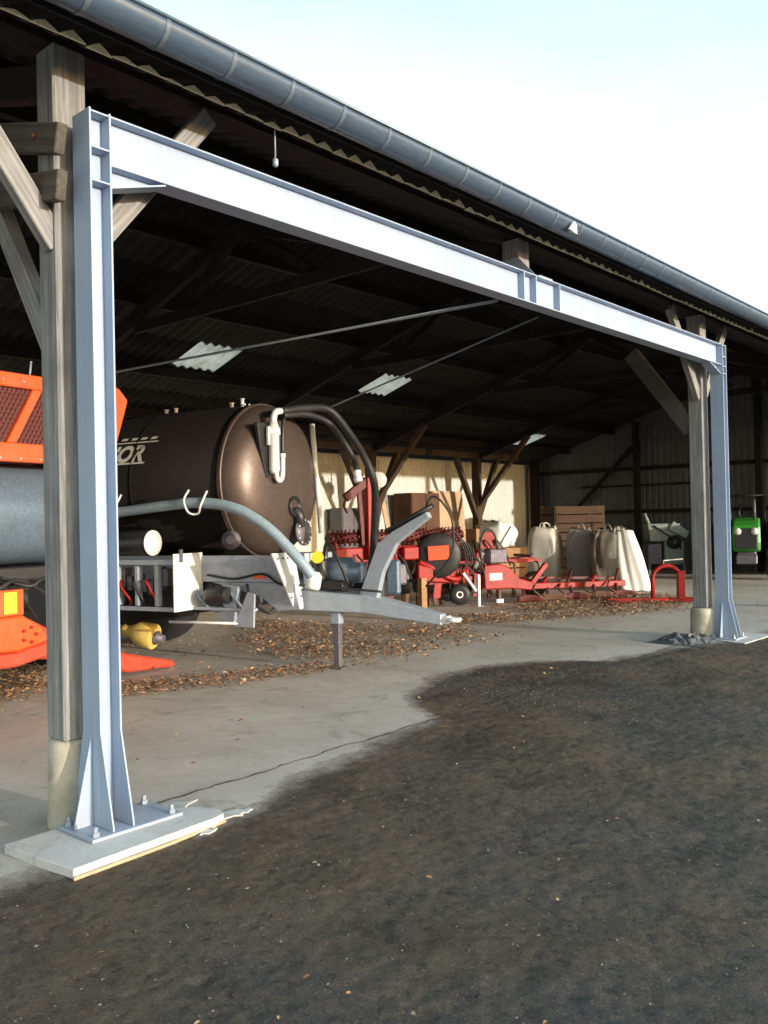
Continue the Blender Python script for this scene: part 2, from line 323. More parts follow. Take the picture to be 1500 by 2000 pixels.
# one fine uneven field in front, cut along the worn edge: dark yard on one side, concrete on the other; flat sheets all round it
GX0, GX1, GY0, GY1, GS = -2.0, 10.4, -3.8, 1.8, .0225
FX0, FX1, FY1, B = -8, 24.2, 12.4, 700
nx = int(round((GX1-GX0)/GS)); ny = int(round((GY1-GY0)/GS)); gv = []
ey = [edge_y(GX0+(GX1-GX0)*i/nx) for i in range(nx+1)]; rg = random.Random(17)
for j in range(ny+1):
    y = GY0+(GY1-GY0)*j/ny
    for i in range(nx+1):
        x = GX0+(GX1-GX0)*i/nx
        ed = min(1, min(i, nx-i, j, ny-j)/10)
        a = min(1, max(0, (ey[i]-y)/.25+.35))
        h = .0018*mnoise.noise((x*1.7, y*1.7, 4.0))*(1-a)
        if a > 0:
            h += a*(.009*mnoise.noise((x*2.2, y*2.2, 0))+.0048*mnoise.noise((x*9, y*9, 7.0))+.0042*mnoise.noise((x*21, y*21, 3.0))+rg.uniform(-.0021, .0021)-.003)
        gv.append((x, y, h*ed))
yf = []; ff = []
for j in range(ny):
    for i in range(nx):
        k = j*(nx+1)+i; q = (k, k+1, k+nx+2, k+nx+1)
        (yf if GY0+(j+.5)*(GY1-GY0)/ny < ey[i] else ff).append(q)
def field(name, faces, extra, label):
    used = sorted({i for f in faces for i in f}); mp_ = {o: n for n, o in enumerate(used)}
    vs = [gv[i] for i in used]; fs = [tuple(mp_[i] for i in f) for f in faces]
    for q in extra: o = len(vs); vs += [(a, b, 0) for a, b in q]; fs.append((o, o+1, o+2, o+3))
    me = bpy.data.meshes.new(name); me.from_pydata(vs, [], fs); me.polygons.foreach_set('use_smooth', [True]*len(fs)); me.update(); me.materials.append(M['floor'])
    return link(name, me, None, kind='structure', label=label)
def rect(x0, x1, y0, y1): return [(x0, y0), (x1, y0), (x1, y1), (x0, y1)]
FE = -.28
floor = field('concrete_floor', ff, [rect(FX0, GX0, FE, GY1), rect(GX1, FX1, FE, GY1), rect(FX0, FX1, GY1, FY1)], 'pale dusty concrete floor of the open barn')
field('yard_ground', yf, [rect(FX0, GX0, GY0, FE), rect(GX1, FX1, GY0, FE), rect(-B, B, -B, GY0), rect(-B, FX0, GY0, FY1), rect(FX1, B, GY0, FY1), rect(-B, B, FY1, B)], 'dark worn asphalt yard in front of the barn')
# the slab joint along the front, a ragged dark line
rj = random.Random(11); vs = []; fs = []; x = -.3; y = .30
k = 0
while x < 9.3:
    w = rj.uniform(.003, .010); vs += [(x, y-w, .004), (x, y+w, .004)]
    if k: fs.append((2*k-2, 2*k, 2*k+1, 2*k-1))
    x += rj.uniform(.05, .12); y = .30+.35*(y-.30)+.035*(x/9)+rj.uniform(-.022, .022); k += 1
MB().add(vs, fs).build('floor_joint', 'dirt', floor)

# ------------------------------------------------------------------ the barn
barn = thing('open_barn', 'long open-fronted barn with weathered timber posts and dark corrugated roof', 'barn')
TAN = .32; RIDGE_Y = 4.42
def zr(y): return 4.40+TAN*y if y <= RIDGE_Y else 7.23-TAN*y     # underside of the roof sheets
BAY = 4.681; X0 = -.05
PX = [X0+BAY*i for i in range(-1, 6)]; XE = 23.4; YB = 11.65
# roof: ridge cap with sheets as its pieces
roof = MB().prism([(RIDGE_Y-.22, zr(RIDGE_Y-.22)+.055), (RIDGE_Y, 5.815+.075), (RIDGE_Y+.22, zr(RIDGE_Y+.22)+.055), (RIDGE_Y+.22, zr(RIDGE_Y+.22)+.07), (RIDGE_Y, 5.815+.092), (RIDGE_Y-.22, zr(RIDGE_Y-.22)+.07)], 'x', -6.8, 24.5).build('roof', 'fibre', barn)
SW = .95
def sheet_mesh(name, ya, yb, mat, tk=.006):
    nx = 30; vs = []; fs = []
    for t in (0, tk):
        for yy in (ya, yb+.03*(1 if yb > ya else -1)):
            for i in range(nx+1):
                vs.append((SW*i/nx, yy, zr(yy)+.028+.024*sin(2*pi*i/6)+t))
    a = nx+1
    for i in range(nx):
        fs += [(i, i+a, i+a+1, i+1), (2*a+i, 2*a+i+1, 3*a+i+1, 3*a+i), (i, i+1, 2*a+i+1, 2*a+i), (a+i, 3*a+i, 3*a+i+1, a+i+1)]
    me = MB().add(vs, fs, True).mesh(name); me.materials.append(M[mat]); return me
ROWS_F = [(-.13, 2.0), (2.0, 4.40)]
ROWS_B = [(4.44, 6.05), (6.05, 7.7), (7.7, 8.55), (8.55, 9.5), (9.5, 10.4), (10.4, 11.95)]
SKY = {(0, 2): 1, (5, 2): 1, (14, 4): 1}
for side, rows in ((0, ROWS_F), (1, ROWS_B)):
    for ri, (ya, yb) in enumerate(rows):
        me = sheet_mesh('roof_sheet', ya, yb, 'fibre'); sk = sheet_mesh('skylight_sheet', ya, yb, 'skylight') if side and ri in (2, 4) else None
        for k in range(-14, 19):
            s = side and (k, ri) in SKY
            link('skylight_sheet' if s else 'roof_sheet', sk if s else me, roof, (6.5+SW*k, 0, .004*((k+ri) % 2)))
# purlins and trusses
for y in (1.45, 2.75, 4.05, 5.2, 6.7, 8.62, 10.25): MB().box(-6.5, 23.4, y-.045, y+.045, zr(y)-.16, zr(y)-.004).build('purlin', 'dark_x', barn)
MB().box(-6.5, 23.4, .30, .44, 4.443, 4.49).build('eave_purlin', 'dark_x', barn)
for i, x in enumerate(PX):
    y0, y1 = .46, 10.6
    xa = x+.10
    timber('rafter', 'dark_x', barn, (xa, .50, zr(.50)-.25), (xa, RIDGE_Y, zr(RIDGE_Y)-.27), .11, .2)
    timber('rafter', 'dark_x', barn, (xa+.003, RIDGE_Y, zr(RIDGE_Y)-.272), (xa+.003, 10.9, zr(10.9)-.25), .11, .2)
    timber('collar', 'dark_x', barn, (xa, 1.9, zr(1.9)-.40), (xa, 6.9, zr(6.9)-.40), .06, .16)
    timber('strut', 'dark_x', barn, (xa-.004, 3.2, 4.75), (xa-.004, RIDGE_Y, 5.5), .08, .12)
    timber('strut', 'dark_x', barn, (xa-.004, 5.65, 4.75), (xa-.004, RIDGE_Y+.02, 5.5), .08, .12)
MB().tube([(4.62, .45, 3.83), (4.62, 7.0, 4.01), (4.62, 10.7, 4.06)], .017, 8).build('tie_rod', 'galv', barn)
MB().tube([(9.36, 2.85, 4.85), (9.36, 7.5, 3.90)], .017, 8).build('tie_rod', 'galv', barn)
# pale teeth under the sheet edge, brightness of lit specks put into their colour
rc = random.Random(5); mb = MB(); x = -6.5
while x < 23.3:
    w = .158; h = rc.uniform(.02, .055) if rc.random() < .8 else .012
    zb = 4.315+rc.uniform(-.006, .006)
    mb.prism([(x, zb), (x+w, zb), (x+w*.72, zb+h*.6), (x+w*.5, zb+h), (x+w*.28, zb+h*.6)], 'y', -.025, -.010); x += w
mb.build('eave_comb', 'closure', barn)
MB().box(-6.8, 24.5, -.160, -.142, 4.335, 4.47).build('fascia_board', 'dark_x', barn)  # dark strip added to block the light gaps behind the gutter
# gutter
R = .113; GY, GZ = -.285, 4.424
prof_o = [(GY+R*cos(a), GZ+R*sin(a)) for a in [pi+i*pi/14 for i in range(15)]]
prof_i = [(GY+(R-.006)*cos(a), GZ+(R-.006)*sin(a)) for a in [2*pi-i*pi/14 for i in range(15)]]
mb = MB(); nP = len(prof_o)+len(prof_i); pr = prof_o+prof_i
vsg = [(xx, p[0], p[1]) for xx in (-6.8, 24.5) for p in pr]
mb.add(vsg, [(i, (i+1) % nP, nP+(i+1) % nP, nP+i) for i in range(nP)], True)
gut = mb.build('gutter', 'gutter', barn)
MB().tube([(-6.8, GY-R-.004, GZ+.008), (24.5, GY-R-.004, GZ+.008)], .011, 8).build('rolled_lip', 'gutter', gut)
brk = MB()
pa = [(GY+(R+.004)*cos(a), GZ+(R+.004)*sin(a)) for a in [pi+i*pi/10 for i in range(11)]]; pb = [(GY+(R+.0005)*cos(a), GZ+(R+.0005)*sin(a)) for a in [2*pi-i*pi/10 for i in range(11)]]
npq = 22; brk.add([(xx, p[0], p[1]) for xx in (-.014, .014) for p in pa+pb], [(i, (i+1) % npq, npq+(i+1) % npq, npq+i) for i in range(npq)], True)
brm = brk.mesh('gutter_bracket'); brm.materials.append(M['zinc_strap'])
for k in range(-3, 33): link('gutter_bracket', brm, gut, (.25+.455*k, 0, 0))
MB().prism([(4.50, 4.30), (4.64, 4.28), (4.63, 4.37), (4.59, 4.39)], 'y', -.425, -.405).build('gutter_clip', 'white', gut)
mb = MB(); mb.tube([(1.37, .02, 4.40), (1.37, .02, 4.13)], .006, 6); mb.lathe([(.006, 0), (.02, .01), (.02, .05), (.006, .06)], (1.37, .02, 4.07), n=8); mb.build('hanging_hook', 'galv', barn)

# front posts, their footings and braces
def stub(parent, x, y, h, k=1):
    rs = random.Random(int(x*10)); n = 28
    mb = MB().lathe([(r*k, z) for r, z in ((.138, -.02), (.142, .02), (.137, h*.4), (.134, h*.8), (.131, h-.015), (.122, h), (.0, h+.002))], (x, y, 0), n=n)
    return mb.build('concrete_footing', 'stub', parent)
def post(x, y, zb, zt, mat='wood_z', foot=None):
    p = MB().box(x-.1, x+.1, y-.1, y+.1, zb, zt).build('post', mat, barn, .012)
    if foot: stub(p, x, y, foot, 1 if x < 1 else 1.25)
    return p
PYF = .37; PXF = [x+.09 for x in PX]
for i, x in enumerate(PXF):
    mid = i == 2
    if mid: x += .12
    h = .50 if i == 1 else .41
    p = post(x, PYF, 4.02 if mid else h, 4.44, foot=None if mid else h)
    if mid:
        MB().prism([(PYF-.30, 4.0185), (PYF+.10, 4.0185), (PYF+.10, 4.24), (PYF-.10, 4.24)], 'x', x-.112, x-.1015).build('steel_bracket', 'steel', p)
        MB().box(x-.12, x+.12, .03, PYF+.12, 4.0015, 4.018).build('bearing_plate', 'steel', p)
        continue
    if i > 3: continue
    for sgn in (-1, 1):
        if i == 1 and sgn < 0: a, b = (x-.06, PYF-.03, 3.30), (x-.70, PYF-.03, 4.20)
        elif i == 1: a, b = (x+.10, PYF-.03, 3.28), (x+1.02, PYF-.03, 4.40)
        else: a, b = (x+sgn*.08, PYF-.03, 3.30), (x+sgn*.95, PYF-.03, 4.40)
        timber('brace', 'wood_x', p, a, b, .135, .08, (0, 1, 0))
    timber('brace', 'wood_x' if i == 1 else 'aged_x', p, (x-.03, PYF+.08, 2.75 if i == 1 else 2.86), (x-.03, PYF+.95, 4.05), .13 if i == 1 else .22, .09, (1, 0, 0))
    # a pair of ties clasping the post, running back into the barn
    if i == 1:
        for za, zb, yl in ((3.83, 4.62, 2.7), (3.575, 3.80, 1.3)):
            timber('tie_beam', 'aged_x', p, (x-.134, .13, za), (x-.134, yl, zb), .062, .165)
        for zz in (3.905, 3.625): MB().lathe([(.018, 0), (.018, .02)], (x-.165, PYF, zz), (-1, 0, 0), 8).build('bolt', 'rust', p)
# back posts with V braces
for i, x in enumerate([9.36, 14.04, 18.72]):
    p = MB().box(x-.11, x+.11, 10.6, 10.82, 0, zr(10.7)-.15).build('post', 'brown_z', barn, .01)
    for sgn in (-1, 1):
        timber('brace', 'brown_x', p, (x+sgn*.06, 10.7, 1.75), (x+sgn*1.05, 10.7, zr(10.7)-.30), .12, .16, (0, 1, 0))
    timber('brace', 'brown_x', p, (x, 10.62, 2.1), (x, 8.9, zr(8.9)-.35), .12, .16, (1, 0, 0))
    MB().box(x-2.2, x+2.2, 10.63, 10.79, zr(10.7)-.30, zr(10.7)-.152).build('wall_plate', 'brown_x', p, .006)
# back wall
def panel_mesh(name, w, h, mat, depth=.010, n=5):
    vs = []; fs = []; xs = []
    for k in range(n):
        b = w*k/n; s = w/n; xs += [(b, 0), (b+s*.30, 0), (b+s*.38, -depth), (b+s*.92, -depth)]
    xs.append((w, 0))
    for t in (0, .004):
        for z in (0, h): vs += [(a, d+t, z) for a, d in xs]
    a = len(xs)
    for i in range(a-1): fs += [(i, i+1, i+a+1, i+a), (2*a+i, 3*a+i, 3*a+i+1, 2*a+i+1), (a+i, a+i+1, 3*a+i+1, 3*a+i)]
    me = MB().add(vs, fs).mesh(name); me.materials.append(M[mat]); return me
wallb = MB().box(-6.5, XE, YB+.06, YB+.16, 2.2, 2.32).box(-6.5, XE, YB+.06, YB+.16, .9, 1.02).build('back_wall', 'brown_x', barn)
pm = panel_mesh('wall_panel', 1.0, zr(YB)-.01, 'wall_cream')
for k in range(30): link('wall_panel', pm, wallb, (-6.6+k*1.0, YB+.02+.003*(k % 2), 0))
# far gable
gab = MB()
for zc in (3.17, 1.83): gab.box(XE-.16, XE-.04, .1, YB, zc-.05, zc+.06)
gab.box(XE-.14, XE-.04, 5.3, 9.8, 2.62, 2.68); gabo = gab.build('gable_wall', 'dark_y', barn)
def gable_panel(y0, y1):
    n = 5; xs = []; w = (y1-y0)
    for k in range(n): b = y0+w*k/n; s = w/n; xs += [(b, 0), (b+s*.3, 0), (b+s*.38, -.018), (b+s*.92, -.018)]
    xs.append((y1, 0)); vs = []; fs = []
    for t in (0, .004):
        for top in (0, 1): vs += [(XE+d+t, y, (zr(y)-.005)*top) for y, d in xs]
    a = len(xs)
    for i in range(a-1): fs += [(i, i+1, i+a+1, i+a), (2*a+i, 3*a+i, 3*a+i+1, 2*a+i+1)]
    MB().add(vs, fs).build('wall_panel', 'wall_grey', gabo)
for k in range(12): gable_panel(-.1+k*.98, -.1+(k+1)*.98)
for y in (4.05, 7.75): MB().box(XE-.30, XE-.162, y-.09, y+.09, 0, zr(y)-.12).build('gable_post', 'dark_z', gabo, .008)
MB().box(XE-.55, XE-.32, 11.2, 11.45, 0, 3.6).build('corner_post', 'dark_z', gabo, .008)
timber('wind_brace', 'dark_x', gabo, (XE-.2, 9.9, 1.95), (XE-.2, 7.85, 3.9), .10, .14, (1, 0, 0))

# ------------------------------------------------------------------ the steel portal frame
frame = thing('steel_portal_frame', 'new pale blue-grey steel portal frame spanning the barn opening', 'steel frame')
L = 9.362; H = 4.0; CD, CW, CY = .134, .18, .09
def isec(mb, x0, x1, z0, z1, w=CW, tf=.012, tw=.009):   # column section, web in the frame plane
    mb.box(x0, x0+tf, 0, w, z0, z1); mb.box(x1-tf, x1, 0, w, z0, z1); mb.box(x0+tf-.0005, x1-tf+.0005, CY-tw/2, CY+tw/2, z0, z1); return mb
for i, xs in enumerate((0, L)):
    x0, x1 = xs, xs+CD
    base = .070 if i == 0 else .03
    c = isec(MB(), x0, x1, base, H).build('column', 'steel', frame, .002)
    bp = MB().box(x0-.13, x1+(.30 if i == 0 else .15), -.13, .22, base-.02, base-.001).build('base_plate', 'steel', c, .003)
    for bx in (x0-.09, x1+(.25 if i == 0 else .1)):
        for by in (-.09, .185): MB().lathe([(.02, 0), (.02, .022), (.012, .023), (.012, .05)], (bx, by, base-.001), n=6, smooth=False).build('anchor_bolt', 'galv', c)
    gh = .50
    for gx in (x0+.001, x1-.011):      # flange wings in front and behind
        MB().prism([(-.002, base), (-.11, base), (-.11, base+.02), (-.002, base+gh)], 'x', gx, gx+.010).build('gusset', 'steel', c, .001)
        MB().prism([(CW+.002, base), (CW+.11, base), (CW+.11, base+.02), (CW+.002, base+gh)], 'x', gx, gx+.010).build('gusset', 'steel', c, .001)
    for sg, gx in ((-1, x0-.001), (1, x1+.001)):
        MB().prism([(gx, base), (gx+sg*.11, base), (gx+sg*.11, base+.02), (gx, base+gh)], 'y', CY-.005, CY+.005).build('gusset', 'steel', c, .001)
    for zz in (3.70, 3.60, 3.83, 3.985) if i else (3.605, 3.79, 3.985):
        MB().box(x0+.0125, x1-.0125, .003, CY-.005, zz-.005, zz+.005).build('web_stiffener', 'steel', c, .001)
        MB().box(x0+.0125, x1-.0125, CY+.005, CW-.003, zz-.005, zz+.005).build('web_stiffener', 'steel', c, .001)
    if i == 0:
        for zz in (3.86, 3.70): MB().lathe([(.013, 0), (.013, .012)], (x0+.035, CY-.005, zz), (0, -1, 0), 6, False).build('bolt', 'galv', c)
BZ0, BZ1, BW = 3.715, 3.998, .15
mb = MB(); mb.box(CD+.001, L-.001, CY-BW/2, CY+BW/2, BZ1-.011, BZ1); mb.box(CD+.001, L-.001, CY-BW/2, CY+BW/2, BZ0, BZ0+.011); mb.box(CD+.001, L-.001, CY-.004, CY+.004, BZ0+.0108, BZ1-.0108)
beam = mb.build('beam', 'steel', frame, .002)
for x in (4.43, 4.64, 5.08):
    for ya, yb in ((CY-BW/2+.003, CY-.004), (CY+.004, CY+BW/2-.003)): MB().box(x-.006, x+.006, ya, yb, BZ0+.0112, BZ1-.0112).build('web_stiffener', 'steel', beam, .001)
for xa, sg in ((CD+.001, 1), (L-.001, -1)):
    MB().prism([(xa, BZ0-.001), (xa+sg*.36, BZ0-.001), (xa, BZ0-.115)], 'y', CY-.004, CY+.004).build('haunch_plate', 'steel', beam)
    MB().bar((xa, CY, BZ0-.12), (xa+sg*.37, CY, BZ0-.006), .13, .009, (0, 0, 1)).build('haunch_flange', 'steel', beam)
pad = thing('foundation_pad', 'new pale concrete pad under the steel column beside the mossy concrete footing', 'concrete pad')
pad.location = (0, 0, 0)
MB().prism([*[(-.36+.96*k/12, -.35+.05*k/12+random.uniform(-.005, .005)) for k in range(12)], (.60, -.285), (.64, -.20), (.60, -.08), (.50, .02), (.47, .12), (.40, .20), (.25, .24), (-.1, .255), (-.42, .25), (-.40, -.05)], 'z', -.005, .048).build('slab', 'concrete', pad, .006)
MB().prism([(-.37, -.372), (.20, -.347), (.61, -.296), (.61, -.278), (.20, -.328), (-.365, -.353)], 'z', -.004, .014).build('formwork_board', 'peach', pad, .004)
rm = random.Random(44)
for cx_, cy_, rr_ in ((.66, -.20, .10), (.55, .16, .13), (.78, -.23, .05), (-.10, .30, .09), (.45, -.33, .05)):
    pts = [(cx_+rr_*1.5*rm.uniform(.5, 1.1)*cos(a), cy_+rr_*rm.uniform(.5, 1.1)*sin(a)) for a in [2*pi*k/14 for k in range(14)]]
    MB().prism(pts, 'z', -.004, rm.uniform(.004, .007)).build('mortar_spill', 'concrete', pad, .004)
pad2 = thing('foundation_pad', 'low pale concrete pad under the far steel column beside its timber post', 'concrete pad')
MB().prism([(L-.30, -.30), (L+.75, -.34), (L+.72, .28), (L+.2, .30), (L-.15, .22)], 'z', -.005, .010).build('slab', 'concrete', pad2, .003)
for o in frame.children_recursive: pass

# ------------------------------------------------------------------ slurry tanker
TA = radians(-75.5)
tk = thing('slurry_tanker', 'dark brown slurry tanker on galvanised chassis with drawbar and pale blue hose', 'tanker', (4.79, 2.84, 0), TA)
TZ, TR, TX = 2.22, .93, -1.02
prof = [(TR-.004, -5.4), (TR, -5.3), (TR, 0)]
dome = [(TR*cos(a)**.52, .36*sin(a)) for a in [i*pi/2/14 for i in range(15)]]
tank = MB().lathe([(.02, -5.75), (.5, -5.68), (.8, -5.52)]+prof, (TX, 0, TZ), (1, 0, 0), 64).build('tank', 'tank', tk)
MB().lathe([(TR-.004, -.012)]+[(r-.004, h) for r, h in dome], (TX, 0, TZ), (1, 0, 0), 64).build('tank_end', 'tank_end', tank)
MB().lathe([(TR+.012, -.03), (TR+.016, -.02), (TR+.016, .02), (TR+.012, .03), (TR-.003, .03)], (TX, 0, TZ), (1, 0, 0), 64).build('weld_ring', 'tank_end', tank)
# lettering wrapped on the near flank
def wrap_text(txt, size, lx0, z0, shear=.25, bold=0.012):
    cu = bpy.data.curves.new('lettering', 'FONT'); cu.body = txt; cu.size = size; cu.shear = shear; cu.offset = bold; cu.extrude = .0
    ob = bpy.data.objects.new('tmp', cu); COL.objects.link(ob)
    me = bpy.data.meshes.new_from_object(ob.evaluated_get(bpy.context.evaluated_depsgraph_get())); bpy.data.objects.remove(ob); bpy.data.curves.remove(cu)
    a0 = math.asin((z0-TZ)/TR)
    bm = bmesh.new(); bm.from_mesh(me); bmesh.ops.triangulate(bm, faces=bm.faces)
    for v in bm.verts:
        a = a0+v.co.y/TR; v.co = Vector((lx0+v.co.x, -(TR+.004)*cos(a), TZ+(TR+.004)*sin(a)))
    bm.to_mesh(me); bm.free(); me.materials.clear(); me.materials.append(M['letter']); return me
bpy.context.view_layer.update()
link('lettering', wrap_text('JOR', .29, -2.68, 2.48), tank)
mb = MB()
def band(x0, x1, z0, z1):
    a0, a1 = math.asin((z0-TZ)/TR), math.asin((z1-TZ)/TR); Rr = TR+.004
    mb.add([(x0, -Rr*cos(a0), TZ+Rr*sin(a0)), (x1, -Rr*cos(a0), TZ+Rr*sin(a0)), (x1+.02, -Rr*cos(a1), TZ+Rr*sin(a1)), (x0+.02, -Rr*cos(a1), TZ+Rr*sin(a1))], [(0, 1, 2, 3)])
band(-3.4, -2.15, 2.445, 2.465); band(-2.9, -2.02, 2.705, 2.72)
for k in range(4): band(-2.62+k*.155, -2.53+k*.155, 2.745, 2.775)
mb.build('lettering_lines', 'letter', tank)
for lx in (-2.35, -3.7): MB().lathe([(TR+.001, -.012), (TR+.006, -.004), (TR+.006, .004), (TR+.001, .012)], (lx, 0, TZ), (1, 0, 0), 64).build('weld_seam', 'tank', tank)
for k in range(5): MB().lathe([(.012, 0), (.012, .02)], (-1.30+k*.02, -.02+.07*k, TZ+TR+.02), n=6, smooth=False).build('lid_bolt', 'chrome', tank)
# top fittings
for k, (lx, h) in enumerate(((-1.35, .10), (-1.55, .07), (-2.4, .06), (-2.6, .06))):
    MB().lathe([(.05, -.05), (.05, 0), (.022, .01), (.022, h), (.03, h+.005), (.03, h+.02)], (lx, .05*(k % 2), TZ+TR-.01), n=12).build('top_fitting', 'chrome', tank)
# front of tank: black back plate, aluminium trap, level pipe, port, flange
FXP = -.66
MB().prism([(-.66, 2.86), (-.22, 2.90), (-.20, 2.30), (-.50, 2.22), (-.60, 2.55)], 'x', FXP-.06, FXP-.005).build('mount_plate', 'blackpl', tk, .01)
tx, ty = FXP+.05, -.42
trap = MB().lathe([(.02, 2.27), (.055, 2.29), (.062, 2.33), (.062, 2.72), (.078, 2.73), (.078, 2.80), (.062, 2.82), (.045, 2.88)], (tx, ty, 0), n=20).build('moisture_trap', 'chrome', tk)
MB().tube(spline([(tx, ty, 2.86), (tx, ty+.01, 2.94), (tx, ty+.06, 3.0), (tx, ty+.16, 3.02)], 6), .04, 12).build('elbow', 'chrome', trap)
MB().tube(spline([(tx+.01, ty+.02, 2.30), (tx+.01, ty+.04, 2.22), (tx+.01, ty+.10, 2.20), (tx+.01, ty+.15, 2.27), (tx+.01, ty+.16, 2.47)], 6), .030, 12).build('bottom_bend', 'chrome', trap)
MB().box(tx-.03, tx+.01, ty-.11, ty-.08, 2.60, 2.82).build('valve_handle', 'chrome', trap, .006)
MB().lathe([(.038, 0), (.038, .05)], (tx+.01, ty+.16, 2.47), n=12).build('collar', 'chrome', trap)
MB().tube(spline([(tx+.01, ty+.16, 2.50), (tx+.01, ty+.17, 2.75), (tx, ty+.22, 2.95)], 5), .022, 8).build('vent_line', 'blackpl', trap)
MB().tube([(FXP-.04, .58, 2.95), (FXP-.02, .72, 1.56)], .034, 14).build('level_pipe', 'chrome', tk)
port = MB().lathe([(.125, -.04), (.125, .03), (.095, .032), (.095, -.02), (.0, -.022)], (FXP, .06, 1.90), (1, .05, 0), 24).build('inlet_port', 'blackpl', tk)
fl = MB().lathe([(.165, 0), (.17, .01), (.17, .03), (.0, .032)], (FXP+.02, .20, 1.585), (1, 0, .08), 28).build('flange_cover', 'engine', tk)
for k in range(12):
    a = 2*pi*k/12; MB().lathe([(.013, 0), (.013, .016)], (FXP+.055, .20+.145*cos(a), 1.587+.145*sin(a)), (1, 0, 0), 6, False).build('bolt', 'galv_white', fl)
MB().tube(spline([(FXP-.02, .10, 1.86), (FXP+.03, .12, 1.78), (FXP+.02, .15, 1.66)], 5), .07, 12).build('pipe_bend', 'blackpl', tk)
# black hydraulic hoses from the top down to the drawbar
MB().tube(spline([(-.60, -.26, 3.02), (-.50, .15, 3.09), (-.40, .53, 3.09), (-.2, .69, 2.78), (0, .71, 2.45), (.10, .72, 2.16), (.25, .44, 1.81), (.40, .08, 1.33), (.38, .0, 1.0)], 8), .048, 14).build('black_hose', 'black', tk)
MB().tube(spline([(-.60, -.24, 2.97), (-.50, .15, 3.01), (-.40, .50, 2.93), (-.2, .51, 2.68), (-.10, .56, 2.48), (0, .47, 2.33)], 8), .038, 14).build('black_hose', 'black', tk)
MB().lathe([(.045, 0), (.055, .02), (.055, .06), (.04, .07), (.05, .09), (.05, .14), (.035, .15)], (.02, .46, 2.18), (-.2, .1, 1), 14).build('hose_coupling', 'chrome', tk)
# chassis
mb = MB()
for ly in (-.50, .50): mb.box(-5.2, -.42, ly-.045, ly+.045, 1.02, 1.33)
for lx in (-4.9, -3.4, -2.0, -.50): mb.box(lx-.05, lx+.05, -.454, .454, 1.06, 1.28)
ch = mb.build('chassis', 'galv', tk, .006)
for ly in (-.535, .535): MB().prism([(-1.45, 1.015), (-.30, 1.015), (-.22, .72), (-.52, .70), (-.75, .86)], 'y', ly-.012, ly+.012).build('chassis_web', 'galv', ch, .003)
MB().box(-1.60, -.9, -.72, -.56, .70, .735).build('step_bar', 'galv', ch, .004)
MB().prism([(-.96, 1.37), (-.52, 1.37), (-.34, .78), (-.34, .71), (-.52, .71)], 'x', -.325, -.30).build('sloping_front_plate', 'galv_white', tk, .004)
fp = MB().box(-1.62, -1.60, -1.04, -.52, .70, 1.37).build('mud_flap_plate', 'galv_white', tk, .004)
for ly in (-.92,): MB().box(-1.605, -1.585, ly-.025, ly+.025, 1.27, 1.42).build('bracket', 'engine', fp)
MB().box(-3.6, -1.65, -1.0, -.98, 1.24, 1.30).build('side_rail', 'galv', tk, .004); MB().box(-3.6, -1.65, -1.0, -.98, .70, .75).build('side_rail', 'galv', tk, .004)
MB().tube([(-1.75, -.96, .58), (-.85, -.70, .56)], .016, 8).build('steering_rod', 'galv_white', tk)
MB().prism([(-.99, .52), (-.72, .52), (-.70, .90), (-.80, .92)], 'y', -.74, -.71).build('steering_bracket', 'galv', tk, .004)
# valve block in the side bay
mb = MB(); rv = random.Random(2)
for k in range(9): bx = -2.75+k*.11; bz = .80+rv.random()*.2; mb.box(bx, bx+.075, -.93, -.80, bz, bz+.12+rv.random()*.15)
mb.build('valve_block', 'engine', tk, .006)
for k in range(4): MB().tube(spline([(-2.7+k*.2, -.94, 1.05), (-2.65+k*.2, -1.0, .95+.03*k), (-2.55+k*.2, -.95, .82), (-2.6+k*.2, -.9, .75)], 5), .016, 8).build('hydraulic_line', 'red' if k % 2 else 'black', tk)
MB().lathe([(.0, 0), (.14, .01), (.15, .03), (.15, .50), (.14, .52), (.0, .53)], (-2.50, -.98, 1.50), (1, 0, 0), 24).build('air_reservoir', 'blackpl', tk)
MB().lathe([(.152, 0), (.15, .012), (.0, .02)], (-1.965, -.98, 1.50), (1, 0, 0), 24).build('reservoir_cap', 'white', tk)
MB().lathe([(.11, 0), (.11, .04), (.05, .045), (.05, .09)], (-1.02, -.72, 1.52), (.5, -.8, 0), 18).build('drain_valve', 'engine', tk)
# pale blue suction hose with its hooks
MB().tube(spline([(-4.3, -1.0, 1.80), (-3.4, -1.02, 1.84), (-2.45, -1.03, 1.87), (-1.7, -1.04, 1.93), (-1.2, -1.02, 1.95), (-.75, -.98, 1.87), (-.40, -.90, 1.66), (-.12, -.80, 1.36), (.02, -.70, 1.14), (.06, -.62, 1.02)], 28), [.0625 if q % 2 else .0585 for q in range(28*9+1)], 16).build('suction_hose', 'hose', tk)
MB().lathe([(.07, 0), (.085, .03), (.085, .16), (.05, .2)], (.03, -.68, .96), (.1, .2, 1), 16).build('hose_end', 'white', tk)
for lx in (-1.32, -2.60): MB().tube(spline([(lx-.06, -1.02, 2.10), (lx-.05, -1.12, 1.98), (lx, -1.10, 1.84), (lx+.10, -1.06, 1.83), (lx+.17, -1.10, 1.92), (lx+.20, -1.02, 2.08)], 5), .013, 8).build('hose_hook', 'galv_white', tk)
